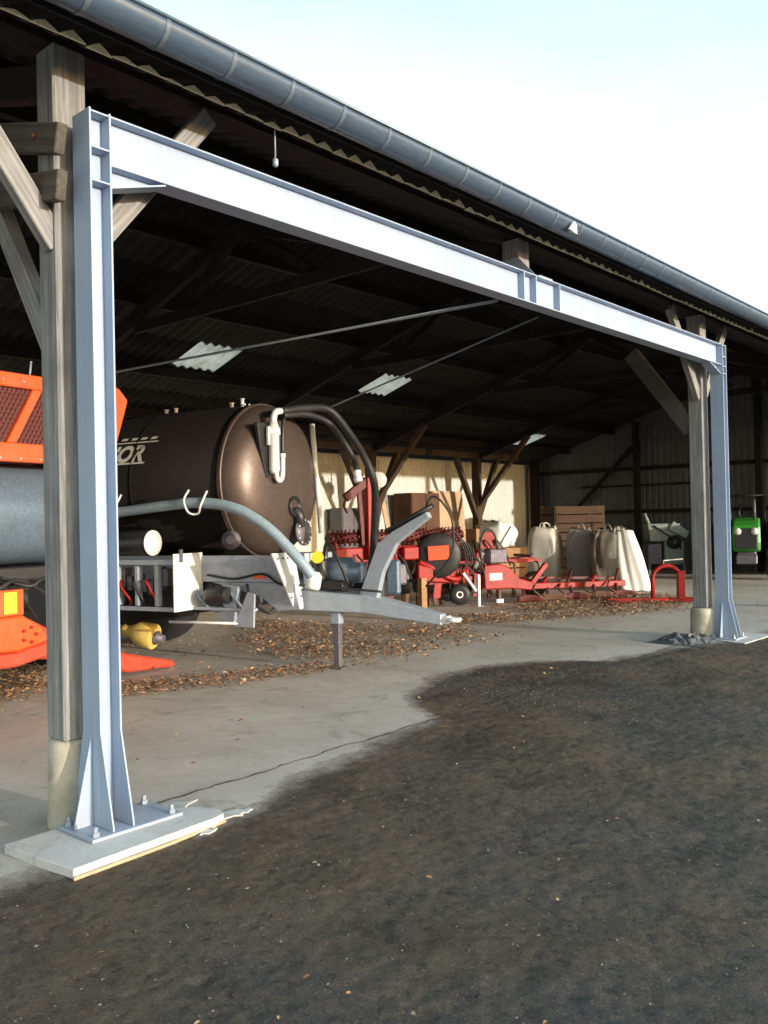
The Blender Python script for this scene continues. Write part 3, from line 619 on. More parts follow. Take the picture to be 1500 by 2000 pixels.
# drawbar, pump box, jack leg, hitch
mb = MB(); mb.add([(-.45, -.30, .92), (-.45, .30, .92), (.35, .16, .86), (1.30, .07, .66), (1.30, -.07, .66), (.35, -.16, .86), (-.45, -.30, .68), (-.45, .30, .68), (.35, .16, .66), (1.30, .07, .54), (1.30, -.07, .54), (.35, -.16, .66)],
                 [(0, 1, 2, 5), (5, 2, 3, 4), (6, 11, 8, 7), (11, 10, 9, 8), (0, 5, 11, 6), (5, 4, 10, 11), (1, 7, 8, 2), (2, 8, 9, 3), (3, 9, 10, 4), (0, 6, 7, 1)])
dbar = mb.build('drawbar', 'galv', tk, .01)
mb = MB().tube(arc((1.42, 0, .60), .065, 0, 2*pi, 18, 'xy'), .026, 10); mb.box(1.28, 1.37, -.05, .05, .56, .64); mb.build('hitch_ring', 'galv_white', dbar)
jl = MB().box(-.04, .04, -.13, -.05, .02, .62).box(-.08, .08, -.17, -.01, 0, .02).build('jack_leg', 'engine', tk, .006)
MB().box(-.055, .055, -.145, -.035, .52, .66).build('leg_sleeve', 'galv', jl, .006)
MB().bar((-.35, 0, .925), (-.35, 0, 1.30), .5, .012, (1, 0, 0)).build('front_bulkhead', 'silver_blue', tk)
pump = MB().lathe([(.16, -.2), (.18, -.18), (.18, .12), (.12, .16), (.12, .26), (.06, .28)], (-.05, .15, 1.10), (1, 0, 0), 20).build('vacuum_pump', 'silver_blue', tk)
MB().box(-.2, .10, -.12, .12, .90, 1.02).build('pump_foot', 'blackpl', pump, .01)
MB().lathe([(.07, 0), (.07, .03)], (-.12, -.30, 1.30), (0.4, -1, 0), 14).build('yellow_tag', 'reflect', tk)
MB().box(.02, .45, .22, .55, .80, 1.02).build('gearbox', 'blackpl', tk, .02)
# upright with hose arm on the drawbar
mb = MB().prism([(.26, .82), (.49, .78), (.58, 1.12), (.76, 1.44), (1.17, 1.73), (1.14, 1.79), (.72, 1.58), (.52, 1.44)], 'y', -.05, .05); upr = mb.build('upright_arm', 'galv', dbar, .006)
MB().tube([(.62, .0, 1.58), (1.20, .0, 1.86)], .030, 10).build('folded_shaft', 'blackpl', upr)
MB().tube(spline([(1.10, .02, 1.84), (1.18, .04, 1.96), (1.30, .06, 1.88), (1.40, .08, 1.66), (1.36, .1, 1.30), (1.05, .1, .95)], 6), .012, 8).build('cable', 'black', upr)
MB().box(.56, .72, .08, .16, .86, 1.25).build('bottle_holder', 'silver_blue', upr, .02)
for k in range(4): MB().lathe([(.012, 0), (.012, .015)], (-.30, -.86+.10*k, 1.31), (1, 0, 0), 6, False).build('bolt', 'engine', tk)
for k in range(3): MB().lathe([(.012, 0), (.012, .015)], (-.30, -.60+.10*k, .86), (1, 0, 0), 6, False).build('bolt', 'engine', tk)
for k in range(6): MB().lathe([(.014, 0), (.014, .014)], (-1.25+k*.14, -.546, 1.22), (0, -1, 0), 6, False).build('bolt', 'galv', ch)
MB().tube(spline([(-1.5, -.56, 1.10), (-1.1, -.58, 1.06), (-.7, -.57, 1.12), (-.45, -.56, 1.0), (-.2, -.35, .98), (.3, -.2, .93), (.6, -.1, .9)], 5), .014, 8).build('brake_line', 'black', tk)
MB().tube(spline([(-.28, .1, 1.3), (-.1, -.12, 1.45), (.10, -.2, 1.25), (.16, -.1, .98)], 6), .02, 8).build('hydraulic_line', 'black', tk)
MB().box(-.345, -.33, -.24, .12, 1.12, 1.34).build('control_plate', 'galv_white', tk, .004)
MB().lathe([(.08, 0), (.085, .02), (.085, .22), (.07, .25)], (-.22, -.08, 1.02), n=16).build('oil_filter', 'blackpl', tk)
MB().box(-.84, -.68, -.552, -.548, 1.06, 1.12).build('side_marker', 'refl_red', tk)
MB().box(-2.95, -1.75, -.42, .40, .62, 1.0).build('tool_box', 'blackpl', tk, .03); MB().box(-1.70, -.95, -.40, .40, .72, 1.01).build('air_chest', 'engine', tk, .04)  # filler boxes added to block the view through the underframe
for k in range(5): MB().tube(spline([(-1.9+.25*k, -.60, 1.0), (-1.8+.25*k, -.66, .82+.03*(k % 2)), (-1.6+.25*k, -.62, .68), (-1.45+.22*k, -.52, .74)], 5), .018, 8).build('pipe_run', 'galv' if k % 2 else 'black', tk)
for k in range(4): MB().box(-2.85+k*.30, -2.80+k*.30, -.98, -.90, .755, 1.235).build('bay_upright', 'galv', tk, .004)
MB().prism([(-1.28, .60), (-1.05, .56), (-.98, .98), (-1.2, 1.0)], 'y', -.66, -.60).build('spring_hanger', 'galv', tk, .006)
MB().lathe([(.09, -.05), (.10, 0), (.10, .22), (.09, .27)], (-1.35, -.70, .86), (1, 0, .1), 16).build('brake_chamber', 'blackpl', tk)
# wheels
for ly in (-1.02, 1.02):
    for lx in (-3.7, -5.1):
        w = MB().lathe([(.40, -.24), (.62, -.25), (.70, -.20), (.715, 0), (.70, .20), (.62, .25), (.40, .24)], (lx, ly, .712), (0, 1, 0), 40).build('wheel', 'black', tk)
        MB().lathe([(.41, -.2), (.40, -.18), (.30, -.12), (.12, -.10), (.12, -.2), (.0, -.21)] if ly < 0 else [(.41, .2), (.40, .18), (.3, .12), (.12, .1), (.12, .2), (.0, .21)], (lx, ly, .712), (0, 1, 0), 28).build('rim', 'galv', w)
MB().box(-3.78, -3.62, -.80, .80, .64, .80).box(-5.18, -5.02, -.8, .8, .64, .80).build('axle', 'blackpl', tk, .01)
MB().bar((-3.7, -.45, .8), (-3.7, -.45, 1.02), .12, .14).bar((-3.7, .45, .8), (-3.7, .45, 1.02), .12, .14).bar((-5.1, -.45, .8), (-5.1, -.45, 1.02), .12, .14).bar((-5.1, .45, .8), (-5.1, .45, 1.02), .12, .14).build('axle_bracket', 'galv', tk)

# ------------------------------------------------------------------ orange machine on the left
om = thing('trailed_spreader', 'orange trailed spreader with mesh grille hood above a blue-grey drum', 'spreader', (3.58, 4.55, 0), radians(10))
hood = MB().prism([(-4.6, 2.28), (-1.44, 2.36), (-1.22, 3.00), (-1.34, 3.12), (-4.4, 3.10)], 'y', -.74, .55).build('hood', 'orange', om, .02)
bar = MB(); bar.box(-4.55, -1.44, -.80, -.742, 2.97, 3.10); bar.box(-4.55, -1.52, -.80, -.742, 2.30, 2.47); bar.prism([(-1.66, 2.471), (-1.51, 2.471), (-1.36, 2.969), (-1.50, 2.969)], 'y', -.80, -.742)
for k in range(6): xb = -2.64-.50*(k-1); bar.prism([(xb-.05, 2.471), (xb+.05, 2.471), (xb+.33, 2.969), (xb+.23, 2.969)], 'y', -.80, -.742)
bar.build('grille_surround', 'orange', hood, .008)
for k in range(5):
    gm = MB(); xb = -2.59-.50*(k-1)
    gm.prism([(xb, 2.472), (xb+.40, 2.472), (xb+.68, 2.968), (xb+.28, 2.968)], 'y', -.748, -.743)
    for q in range(1, 9): gm.bar((xb+q*.045, -.76, 2.472), (xb+q*.045+.28, -.76, 2.968), .010, .008)
    for q in range(1, 11): zz = 2.472+q*.045; xo = .28*(zz-2.472)/.496; gm.bar((xb+xo, -.764, zz), (xb+xo+.40, -.764, zz), .008, .008)
    gm.build('grille_mesh', 'darkred', hood)
MB().lathe([(.30, 0), (.44, .03), (.48, .08), (.48, 2.85), (.44, 2.93), (.3, 2.96)], (-4.6, -.27, 1.84), (1, 0, 0), 48).build('drum', 'silver_blue', om)
MB().box(-4.5, -1.75, -.62, .2, 1.20, 1.345).build('subframe', 'blackpl', om, .01)
MB().prism([(-4.2, .62), (-4.2, 1.19), (-2.6, 1.19), (-2.2, .92), (-1.6, .60), (-.7, .27), (-.10, .12), (0, .09), (.02, .02), (-.7, .06), (-1.6, .34), (-3.0, .56)], 'y', -.10, .10).build('drawbar', 'orangered', om, .02)
MB().prism([(-3.6, .66), (-3.6, .92), (-2.55, .92), (-2.35, .80), (-2.27, .66), (-2.6, .60)], 'y', -.80, -.30).build('front_guard', 'orange', om, .02)
MB().prism([(-3.6, .50), (-3.6, .65), (-2.6, .59), (-2.25, .65), (-2.22, .52), (-2.6, .46)], 'y', -.76, -.32).build('skid', 'orangered', om, .015)
for k in range(5): MB().lathe([(.017, 0), (.017, .018)], (-2.50+.07*cos(k*1.256), -.80, .74+.07*sin(k*1.256)), (0, -1, 0), 6, False).build('bolt', 'red', om)
MB().box(-3.4, -2.3, -.55, -.45, .92, 1.20).build('bearing_block', 'blackpl', om, .02)
rp = MB().box(-3.1, -2.56, -.815, -.80, .93, 1.16).build('reflector_plate', 'orange', om, .004); MB().box(-2.76, -2.63, -.822, -.816, .95, 1.14).build('reflector', 'reflect', rp, .002)
for ly in (-.9, .65):
    w = MB().lathe([(.30, -.18), (.48, -.19), (.55, -.14), (.56, 0), (.55, .14), (.48, .19), (.3, .18)], (-4.1, ly, .56), (0, 1, 0), 32).build('wheel', 'black', om)
    MB().lathe([(.3, -.14), (.1, -.1), (.1, .1), (.3, .14)], (-4.1, ly, .56), (0, 1, 0), 20).build('rim', 'orange', w)
for k in range(14): MB().lathe([(.010, 0), (.010, .008)], (-4.4+k*.21, -.80, 3.03), (0, -1, 0), 6, False).build('bolt', 'galv', hood)
for k in range(14): MB().lathe([(.010, 0), (.010, .008)], (-4.4+k*.205, -.80, 2.33), (0, -1, 0), 6, False).build('bolt', 'galv', hood)
for x in (-3.72, -2.05): MB().box(x-.004, x+.004, -.803, -.800, 2.30, 2.47).build('panel_seam', 'blackpl', hood)
for k in range(3): MB().tube(spline([(-3.4+k*.35, -.66, 1.27), (-3.2+k*.35, -.82, 1.18), (-2.9+k*.3, -.80, 1.24), (-2.5+k*.3, -.70, 1.05), (-2.2+k*.2, -.5, .85)], 5), .018, 8).build('hydraulic_hose', 'black', om)
MB().lathe([(.483, 0), (.492, .01), (.492, .05), (.483, .06)], (-2.9, -.27, 1.84), (1, 0, 0), 48).build('drum_band', 'silver_blue', om); MB().lathe([(.483, 0), (.492, .01), (.492, .05), (.483, .06)], (-2.0, -.27, 1.84), (1, 0, 0), 48).build('drum_band', 'silver_blue', om)
MB().lathe([(.03, 0), (.045, .01), (.03, .03)], (-2.15, -.75, 1.70), (0, -1, .1), 10).build('drain_plug', 'blackpl', om)
for lx, ly in ((-2.75, -.6), (-2.3, -.6)): MB().tube([(lx, ly, 3.11), (lx+.02, ly, 3.27)], .010, 6).build('lifting_eye', 'galv', om)
pt = thing('drive_shaft', 'yellow plastic drive shaft guard resting on the red drawbar tip', 'drive shaft', (3.78, 5.12, 0), radians(-62))
MB().lathe([(.055, -.95), (.055, -.45), (.075, -.44), (.06, -.40), (.075, -.36), (.10, -.30), (.155, -.22), (.165, -.02), (.15, .0)], (0, 0, .30), (1, 0, -.22), 20).build('guard_tube', 'yellow', pt)
MB().lathe([(.08, -.01), (.09, .03), (.06, .05), (.05, .12)], (0, 0, .30), (1, 0, -.22), 14).build('yoke', 'engine', pt)
MB().tube([(-.9, 0, .50), (-.88, 0, .03), (-.75, .1, .01)], .012, 6).build('support_chain', 'galv', pt)

# ------------------------------------------------------------------ red machinery
def local(x, y, a): return dict(loc=(x, y, 0), rotz=a)
hr = thing('power_harrow', 'red power harrow with spiked rotor and upright red mast', 'harrow', (8.95, 6.75, 0), radians(-14))
MB().box(-.3, 2.6, -.14, .14, .94, 1.22).build('main_beam', 'red', hr, .02)
mb = MB().lathe([(.10, 0), (.10, 3.1)], (-.38, 0, 1.40), (1, 0, 0), 12); rh = random.Random(4)
for k in range(62):
    for q in range(4): a = k*.7+q*pi/2; xx = -.36+k*.0495; mb.bar((xx, .08*cos(a), 1.40+.08*sin(a)), (xx+.01, .16*cos(a), 1.40+.16*sin(a)), .022, .03)
mb.build('spiked_rotor', 'darkred', hr)
for x in (-.25, 1.15, 2.55): MB().prism([(-.10, 1.21), (.10, 1.21), (.05, 1.48), (-.05, 1.48)], 'x', x-.015, x+.015).build('rotor_bracket', 'red', hr)
for k in range(9): MB().bar((-.1+k*.29, .05, .94), (-.14+k*.29, .0, .02), .035, .06).build('tine', 'rust', hr, .006)
MB().box(.05, 2.7, -.05, .25, .55, .66).build('lower_beam', 'darkred', hr, .01)
mast = MB().box(.32, .52, -.28, -.08, 1.0, 2.50).build('mast', 'red', hr, .012)
MB().bar((.40, -.2, 2.46), (-.12, -.2, 2.12), .15, .09, (0, 1, 0)).build('mast_arm', 'darkred', mast, .01)
MB().bar((.20, -.16, 2.32), (.28, -.16, 1.26), .09, .06).build('mast_strut', 'darkred', mast, .01)
MB().tube(spline([(-.10, -.2, 2.12), (-.14, -.2, 1.98), (-.08, -.2, 1.86)], 5), .025, 8).build('hook', 'rust', mast)
AX = (-.57, -.82, 0); WC = Vector((1.90, -.30, 1.02))
bd = MB().lathe([(.22, -.12), (.40, -.13), (.44, -.07), (.44, .07), (.40, .13), (.22, .12)], WC, AX, 32).build('depth_wheel', 'black', hr)
MB().lathe([(.23, -.1), (.08, -.05), (.08, .05), (.23, .1)], WC, AX, 20).build('rim', 'blackpl', bd)
pc = WC+Vector(AX)*.17; pd = Vector((.82, -.57, 0))
MB().bar(pc-pd*.20+Vector((0, 0, .04)), pc+pd*.20+Vector((0, 0, .06)), .015, .27).build('warning_plate', 'refl_red', hr, .003)
for k in range(7):
    MB().lathe([(.05, .30), (.13, .32), (.15, .40), (.15, .68), (.10, .76), (.06, .92)], (-.15+k*.36, -.02, 0), n=14).build('gear_pot', 'blackpl' if k % 3 else 'engine', hr)
    MB().prism([(-.25+k*.36, .30), (-.06+k*.36, .30), (-.12+k*.36, .04), (-.18+k*.36, .04)], 'y', -.06, -.03).build('blade', 'rust', hr)
for k in range(4): MB().tube(spline([(.1+k*.3, -.2, 1.1), (.2+k*.3, -.32, .9), (.3+k*.33, -.28, .55), (.5+k*.3, -.2, .6)], 5), .02, 8).build('hydraulic_hose', 'black', hr)
MB().box(-.2, .6, -.30, -.16, .60, .80).build('gearbox', 'blackpl', hr, .02); MB().box(.75, 1.15, -.32, -.15, .50, .90).build('gearbox', 'engine', hr, .03)
MB().box(1.1, 1.45, -.30, -.15, .96, 1.20).build('red_cover', 'red', hr, .02)
MB().tube(spline([(1.5, -.2, .9), (1.75, -.3, .78), (2.0, -.35, .62), (2.3, -.4, .55), (2.62, -.3, .8)], 6), .055, 10).build('curved_frame', 'red', hr)
MB().prism([(1.4, .55), (2.9, .40), (2.95, .62), (2.6, .80), (1.9, .74), (1.4, .86)], 'y', -.34, -.22).build('side_plate', 'red', hr, .015)
MB().box(1.30, 1.42, -.55, -.42, .02, .62).build('stand', 'crate_wood', hr)
st = MB().box(2.62, 2.68, -.62, -.56, .0, .62).box(2.58, 2.72, -.66, -.52, 0, .012).build('parking_leg', 'galv_white', hr, .006)
MB().bar((2.60, -.58, .30), (2.35, -.50, .66), .04, .05).build('leg_strut', 'galv', st)
for k in range(5):
    MB().tube(spline([(2.0+.1*k, -.2, 1.1), (2.25+.1*k, -.3, 1.50-.1*k), (2.5+.06*k, -.35, 1.1), (2.6+.05*k, -.3, .65)], 6), .016, 8).build('hydraulic_hose', 'black', hr)

pl = thing('plough', 'long red plough lying among dry leaves with rusty mouldboards', 'plough', (11.75, 5.65, -.12), radians(-29))
MB().prism([(-.1, .42), (.55, .42), (1.0, .36), (1.05, .52), (.72, .62), (.5, .84), (.30, .92), (-.05, .90)], 'y', -.12, .12).build('headstock', 'red', pl, .02)
MB().box(.05, .33, -.128, -.122, .60, .74).build('data_plate', 'white', pl)
MB().bar((1.02, 0, .46), (1.40, 0, .88), .09, .10).build('diagonal_arm', 'red', pl, .01)
MB().bar((.9, 0, .44), (3.3, .05, .40), .11, .12).build('beam', 'red', pl, .012)
MB().box(.10, .50, -.05, .25, .92, 1.22).build('gear_housing', 'engine', pl, .03)
MB().tube(spline([(-.05, .0, .9), (-.10, -.05, 1.35), (.05, -.05, 1.6), (.22, -.05, 1.5), (.28, -.02, 1.2)], 6), .022, 8).build('hydraulic_hose', 'black', pl)
MB().tube(spline([(-.1, -.05, .75), (-.45, -.1, .95), (-.5, -.1, .5), (-.15, -.1, .35)], 6), .022, 8).build('hydraulic_hose', 'black', pl)
for k in range(5):
    x = .85+k*.55
    b = MB().bar((x, 0, .40), (x-.05, -.16, .18), .05, .08).build('leg', 'darkred', pl, .006)
    mb = MB(); nn = 6; vs = []; fs = []
    for i in range(nn+1):
        for j in range(4):
            t = i/nn; s = j/3; vs.append((x-.22+.50*t, -.16-.12*t*t-.05*s*t, .125+s*(.15-.05*abs(t-.4))+.02*sin(3*t)))
    for i in range(nn):
        for j in range(3): a = i*4+j; fs.append((a, a+4, a+5, a+1))
    ob = MB().add(vs, fs, True).build('mouldboard', 'rust' if k % 2 else 'darkred', b); md = ob.modifiers.new('thick', 'SOLIDIFY'); md.thickness = .014
for k in range(4):
    x = 1.1+k*.58
    MB().tube(spline([(x, -.06, .46), (x-.08, -.14, .36), (x+.02, -.20, .26), (x+.12, -.18, .17)], 5), .022, 8).build('spring_tine', 'darkred' if k % 2 else 'rust', pl)
    MB().bar((x+.2, .02, .45), (x+.42, .20, .70 if k % 2 else .58), .05, .05).build('stay', 'darkred' if k % 2 else 'red', pl, .005)
MB().bar((.95, .22, .60), (3.2, .26, .50), .05, .06).build('rear_beam', 'darkred', pl, .006)
MB().bar((-1.35, -.05, .62), (-.05, 0, .66), .10, .12).build('front_beam', 'red', pl, .01); MB().bar((-1.30, .12, .42), (0, .1, .46), .07, .08).build('front_beam', 'darkred', pl, .01)
for k in range(3): MB().prism([(-1.15+k*.42, .30), (-1.0+k*.42, .30), (-.95+k*.42, .72), (-1.1+k*.42, .76)], 'y', -.10, -.07).build('lug_plate', 'red', pl, .006)
wl_ = MB().lathe([(.10, -.05), (.19, -.06), (.21, 0), (.19, .06), (.10, .05)], (-.62, -.16, .36), (-.4, -1, 0), 20).build('gauge_wheel', 'black', pl); MB().lathe([(.10, -.04), (.04, -.06), (.04, .06), (.10, .04)], (-.62, -.16, .36), (-.4, -1, 0), 14).build('rim', 'white', wl_)
for k in range(4): MB().tube(spline([(-1.2+k*.3, -.08, .70), (-1.1+k*.28, -.16, .95+.1*(k % 2)), (-.85+k*.25, -.18, .78), (-.8+k*.25, -.12, .45)], 5), .018, 8).build('hydraulic_hose', 'black', pl)
MB().bar((-.30, 0, .7), (-.02, 0, 1.15), .04, .07).build('lever', 'blackpl', pl); MB().bar((.30, .02, 1.2), (.62, .02, 1.66), .02, .03).build('lever', 'rust', pl)
hs = MB().box(.18, .24, -.24, -.14, .12, .42).build('stand_leg', 'darkred', pl, .005); MB().box(.12, .28, -.27, -.245, .16, .24).build('foot', 'white', hs, .01)

ar = thing('hoop_frame', 'red tubular hoop frame standing on low bars beside the far timber post', 'hoop frame', (13.7, 2.75, 0), radians(-50))
MB().tube([(-.27, 0, .06)]+[(-.27, 0, .46)]+[(-.27+.27-.27*cos(a), 0, .46+.26*sin(a)) for a in [i*pi/12 for i in range(1, 12)]]+[(.27, 0, .46), (.27, 0, .06)], .042, 12).build('hoop', 'red', ar)
MB().box(-1.15, .5, -.05, .05, .02, .10).build('ground_bar', 'red', ar, .01); MB().box(.20, .34, -.06, .06, .06, .62).build('upright', 'red', ar, .01)
MB().tube([(-.05, 0, .72), (-.05, 0, .82), (.32, 0, .84)], .014, 8).build('handle', 'galv_white', ar); MB().box(-1.2, -1.0, -.4, .4, .02, .08).build('cross_bar', 'darkred', ar, .01)

# ------------------------------------------------------------------ sacks
def sack(x, y, w, d, h, mat, label, seed, rot=0, loops=True, z=0):
    rs = random.Random(seed); t = thing('bulk_bag', label, 'sack', (x, y, z), rot, 'bulk bags stored at the back')
    n, m = 40, 18; vs = []; fs = []; ph = [rs.uniform(0, 6.28) for _ in range(6)]
    for j in range(m+1):
        tt = j/m; wid = (.84+.24*sin(pi*min(1, tt*1.05)))*(1 if tt < .88 else 1-(tt-.88)*1.9); zz = h*tt
        for i in range(n):
            a = 2*pi*i/n; c, s = cos(a), sin(a); e = .42; px = abs(c)**e*(1 if c > 0 else -1); py = abs(s)**e*(1 if s > 0 else -1)
            f = 1+.05*sin(3*a+ph[0]+3*tt)+.045*sin(7*a+ph[1]+2*tt)*tt+.03*sin(11*a+ph[2]+7*tt)+rs.uniform(-.018, .018)+.04*sin(9*tt+ph[5]+a)*(tt > .3)
            vs.append((px*w/2*wid*f+.03*sin(4*tt+ph[3]), py*d/2*wid*f, zz+(.05*sin(2*a+ph[4])+.03*sin(5*a+ph[1])+rs.uniform(-.012, .012))*tt*tt))
    for j in range(m):
        for i in range(n): fs.append((j*n+i, j*n+(i+1) % n, (j+1)*n+(i+1) % n, (j+1)*n+i))
    b = MB().add(vs, fs, True); b.f += [tuple(range(n-1, -1, -1)), tuple(m*n+i for i in range(n))]; b.sm += [False, True]
    body = b.build('bag', mat, t)
    if loops:
        for sx in (-1, 1): MB().tube(spline([(sx*w*.30, -.1, h-.06), (sx*w*.34, -.05, h+.10), (sx*w*.22, .05, h+.13), (sx*w*.20, .1, h-.05)], 5), .018, 6).build('lifting_loop', mat, t)
    return t
sack(16.9, 7.35, .80, .75, 1.42, 'sack_cream', 'cream bulk bag with tied loops beside the grey bag', 1, .3)
sack(17.35, 6.55, .70, .70, 1.38, 'sack_grey', 'plain grey bulk bag between the cream bag and the brown bag', 2, .5)
sack(17.2, 5.75, .80, .75, 1.36, 'sack_brown', 'dark brown bulk bag behind the red plough', 3, .5)
sack(16.4, 5.05, .52, .6, 1.30, 'sack_cream', 'narrow cream bulk bag touching the bright white bag', 5, .2)
wb = thing('white_sheet_bag', 'bright white woven bag hanging open and flaring to the floor', 'sack', (15.95, 4.55, 0), radians(-40))
n = 44; vs = []; fs = []
for j in range(11):
    t = j/10; w = .17+.17*(1-t)**1.3+.05*sin(pi*t); sh = .24*(t-.5)*-1
    for i in range(n):
        a = 2*pi*i/n; f = 1+.16*sin(4*a+1.5*t)+.09*sin(9*a+2*t)*(1-.5*t); vs.append((cos(a)*w*f*(1.0)+sh-.02, sin(a)*w*.75*f, 1.36*t+.02*sin(3*a)))
for j in range(10):
    for i in range(n): fs.append((j*n+i, j*n+(i+1) % n, (j+1)*n+(i+1) % n, (j+1)*n+i))
b = MB().add(vs, fs, True); b.f.append(tuple(10*n+i for i in range(n))); b.sm.append(True); b.build('bag', 'sack_white', wb)
MB().tube(spline([(-.18, 0, 1.33), (-.24, 0, 1.46), (-.10, 0, 1.40)], 5), .018, 6).build('lifting_loop', 'blackpl', wb)

# ------------------------------------------------------------------ things along the back
def crate(name, label, cat, x, y, rot, w, d, h, nb, mat, z=0, group=None):
    t = thing(name, label, cat, (x, y, z), rot, group)
    for sx in (-1, 1):
        for sy in (-1, 1): MB().box(sx*w/2-.04, sx*w/2+.04, sy*d/2-.04, sy*d/2+.04, 0, h).build('corner_post', mat, t, .006)
    bh = h/nb
    for k in range(nb):
        for sy in (-1, 1): MB().box(-w/2, w/2, sy*(d/2+.052)-.012, sy*(d/2+.052)+.012, k*bh+.015, (k+1)*bh-.015).build('board', mat, t, .004)
        for sx in (-1, 1): MB().box(sx*(w/2+.052)-.012, sx*(w/2+.052)+.012, -d/2, d/2, k*bh+.02, (k+1)*bh-.02).build('board', mat, t, .004)
    MB().box(-w/2+.02, w/2-.02, -d/2+.02, d/2-.02, .06, .10).build('bottom', mat, t); return t
crate('slatted_crate', 'tall dark brown slatted crate behind the bulk bags', 'crate', 20.3, 8.45, radians(-35), 1.5, .9, 2.02, 8, 'crate_dark')
crate('wooden_box', 'orange-brown wooden box on the floor under the slumped white sack', 'wooden box', 15.35, 7.75, radians(-35), 1.1, .8, 1.0, 4, 'crate_wood')
sack(15.35, 7.75, .85, .70, .60, 'sack_white', 'slumped white sack lying on the orange-brown wooden box', 9, .2, False, 1.002)
crate('wooden_box', 'low pale wooden box against the back wall below the plywood sheet', 'wooden box', 18.2, 10.15, radians(0), 1.5, .7, 1.05, 3, 'peach')
cb = thing('cupboard', 'tall dark brown wooden cupboard standing against the cream back wall', 'cupboard', (16.35, 11.1, 0), 0)
MB().box(-.62, .62, -.32, .32, 0, 2.45).build('carcass', 'cupboard', cb, .01)
for sx in (-1, 1): d_ = MB().box(sx*.31-.295, sx*.31+.295, -.345, -.322, .08, 2.40).build('door', 'cupboard', cb, .006); MB().lathe([(.02, 0), (.02, .04)], (sx*.05, -.345, 1.25), (0, -1, 0), 10).build('knob', 'galv', d_)
pw = thing('plywood_sheet', 'pale plywood sheet leaning on the back wall beside the cupboard', 'plywood', (18.35, 11.25, 0), 0)
MB().add([(-.75, 0, .02), (.75, 0, .02), (.75, .30, 2.55), (-.75, .30, 2.55), (-.75, .018, .02), (.75, .018, .02), (.75, .318, 2.55), (-.75, .318, 2.55)], [(0, 1, 2, 3), (7, 6, 5, 4), (0, 4, 5, 1), (1, 5, 6, 2), (2, 6, 7, 3), (3, 7, 4, 0)]).build('sheet', 'peach', pw)
for k, (x, dx) in enumerate(((15.15, .25), (15.35, -.2), (15.0, .45))):
    pk = thing('leaning_plank', ('weathered plank', 'pale narrow plank', 'dark short plank')[k]+' leaning on the wall next to the brown cupboard', 'plank', (x, 10.95, 0), 0)
    MB().bar((0, 0, .02), (dx, .5, (2.5, 2.8, 2.1)[k]), .16, .035, (0, -1, 0)).build('board', ('wood_x', 'peach', 'brown_x')[k], pk)
lp = thing('work_lamp', 'round white work lamp fixed under the brown timber brace', 'lamp', (13.65, 10.1, 2.72), radians(221))  # round white object, read as a hose coupling
MB().lathe([(.05, -.16), (.14, -.12), (.20, 0), (.205, .03), (.18, .05), (.0, .055)], (0, 0, 0), (1, 0, 0), 24).build('lamp_housing', 'white', lp)
MB().bar((-.1, 0, .1), (-.1, 0, .5), .04, .02).build('lamp_bracket', 'engine', lp)
lk = thing('metal_locker', 'dark grey metal locker against the cream back wall behind the red mast', 'locker', (13.75, 11.3, 0), 0)
MB().box(-.42, .42, -.22, .22, 0, 2.05).build('carcass', 'engine', lk, .01)
for sx in (-1, 1): d_ = MB().box(sx*.205-.195, sx*.205+.195, -.236, -.222, .06, 2.0).build('door', 'engine', lk, .004); MB().box(sx*.03-.008, sx*.03+.008, -.256, -.237, 1.0, 1.12).build('handle', 'galv', d_)
for k, (cx_, cw, chh, cm) in enumerate(((17.75, .42, .34, 'crate_wood'), (18.2, .36, .44, 'peach'), (18.62, .40, .28, 'crate_dark'))):
    cbx = thing('storage_box', ('squat orange-brown', 'upright pale', 'low dark brown')[k]+' box standing on the pale wooden box by the back wall', 'box', (cx_, 10.1, 1.052), radians(6*k-5))
    MB().box(-cw/2, cw/2, -.2, .2, 0, chh).build('body', cm, cbx, .008); MB().box(-cw/2-.01, cw/2+.01, -.21, .21, chh+.001, chh+.03).build('lid', cm, cbx, .004)
pb = thing('pallet', 'weathered wooden pallet leaning upright against the back wall beside the plywood', 'pallet', (19.75, 11.35, 0), 0)
for k in range(6): MB().box(-.5, .5, -.05, -.028, .03+k*.20, .15+k*.20).build('slat', 'wood_x', pb, .004)
for x in (-.42, 0, .42): MB().box(x-.05, x+.05, -.026, .08, 0, 1.2).build('bearer', 'wood_z', pb, .004)
# spring-tine cultivator behind the plough
cu_ = thing('cultivator', 'red spring-tine cultivator with curved tines behind the plough headstock', 'cultivator', (12.1, 7.15, 0), radians(-32))
for yy, zz in ((-.30, .78), (.10, .80), (.50, .78)): MB().box(-.2, 2.3, yy-.04, yy+.04, zz-.04, zz+.04).build('tool_bar', 'red', cu_, .006)
for x in (.0, .7, 1.4, 2.1): MB().box(x-.035, x+.035, -.34, .54, .84, .90).build('cross_member', 'darkred', cu_, .006)
for k in range(13):
    yy = (-.30, .10, .50)[k % 3]; x = -.1+k*.19
    tn = MB().tube(spline([(x, yy, .76), (x, yy-.14, .72), (x, yy-.20, .50), (x, yy-.06, .25), (x, yy-.10, .05)], 5), .020, 8).build('tine', 'rust' if k % 2 else 'darkred', cu_); MB().box(x-.03, x+.03, yy-.14, yy-.06, .015, .10).build('share', 'rust', tn)
MB().prism([(.75, .84), (1.35, .84), (1.15, 1.42), (.95, 1.42)], 'y', -.40, -.34).build('hitch_frame', 'red', cu_, .01)
MB().bar((1.05, -.36, 1.38), (1.05, .45, .90), .05, .06).build('stay', 'red', cu_, .006)
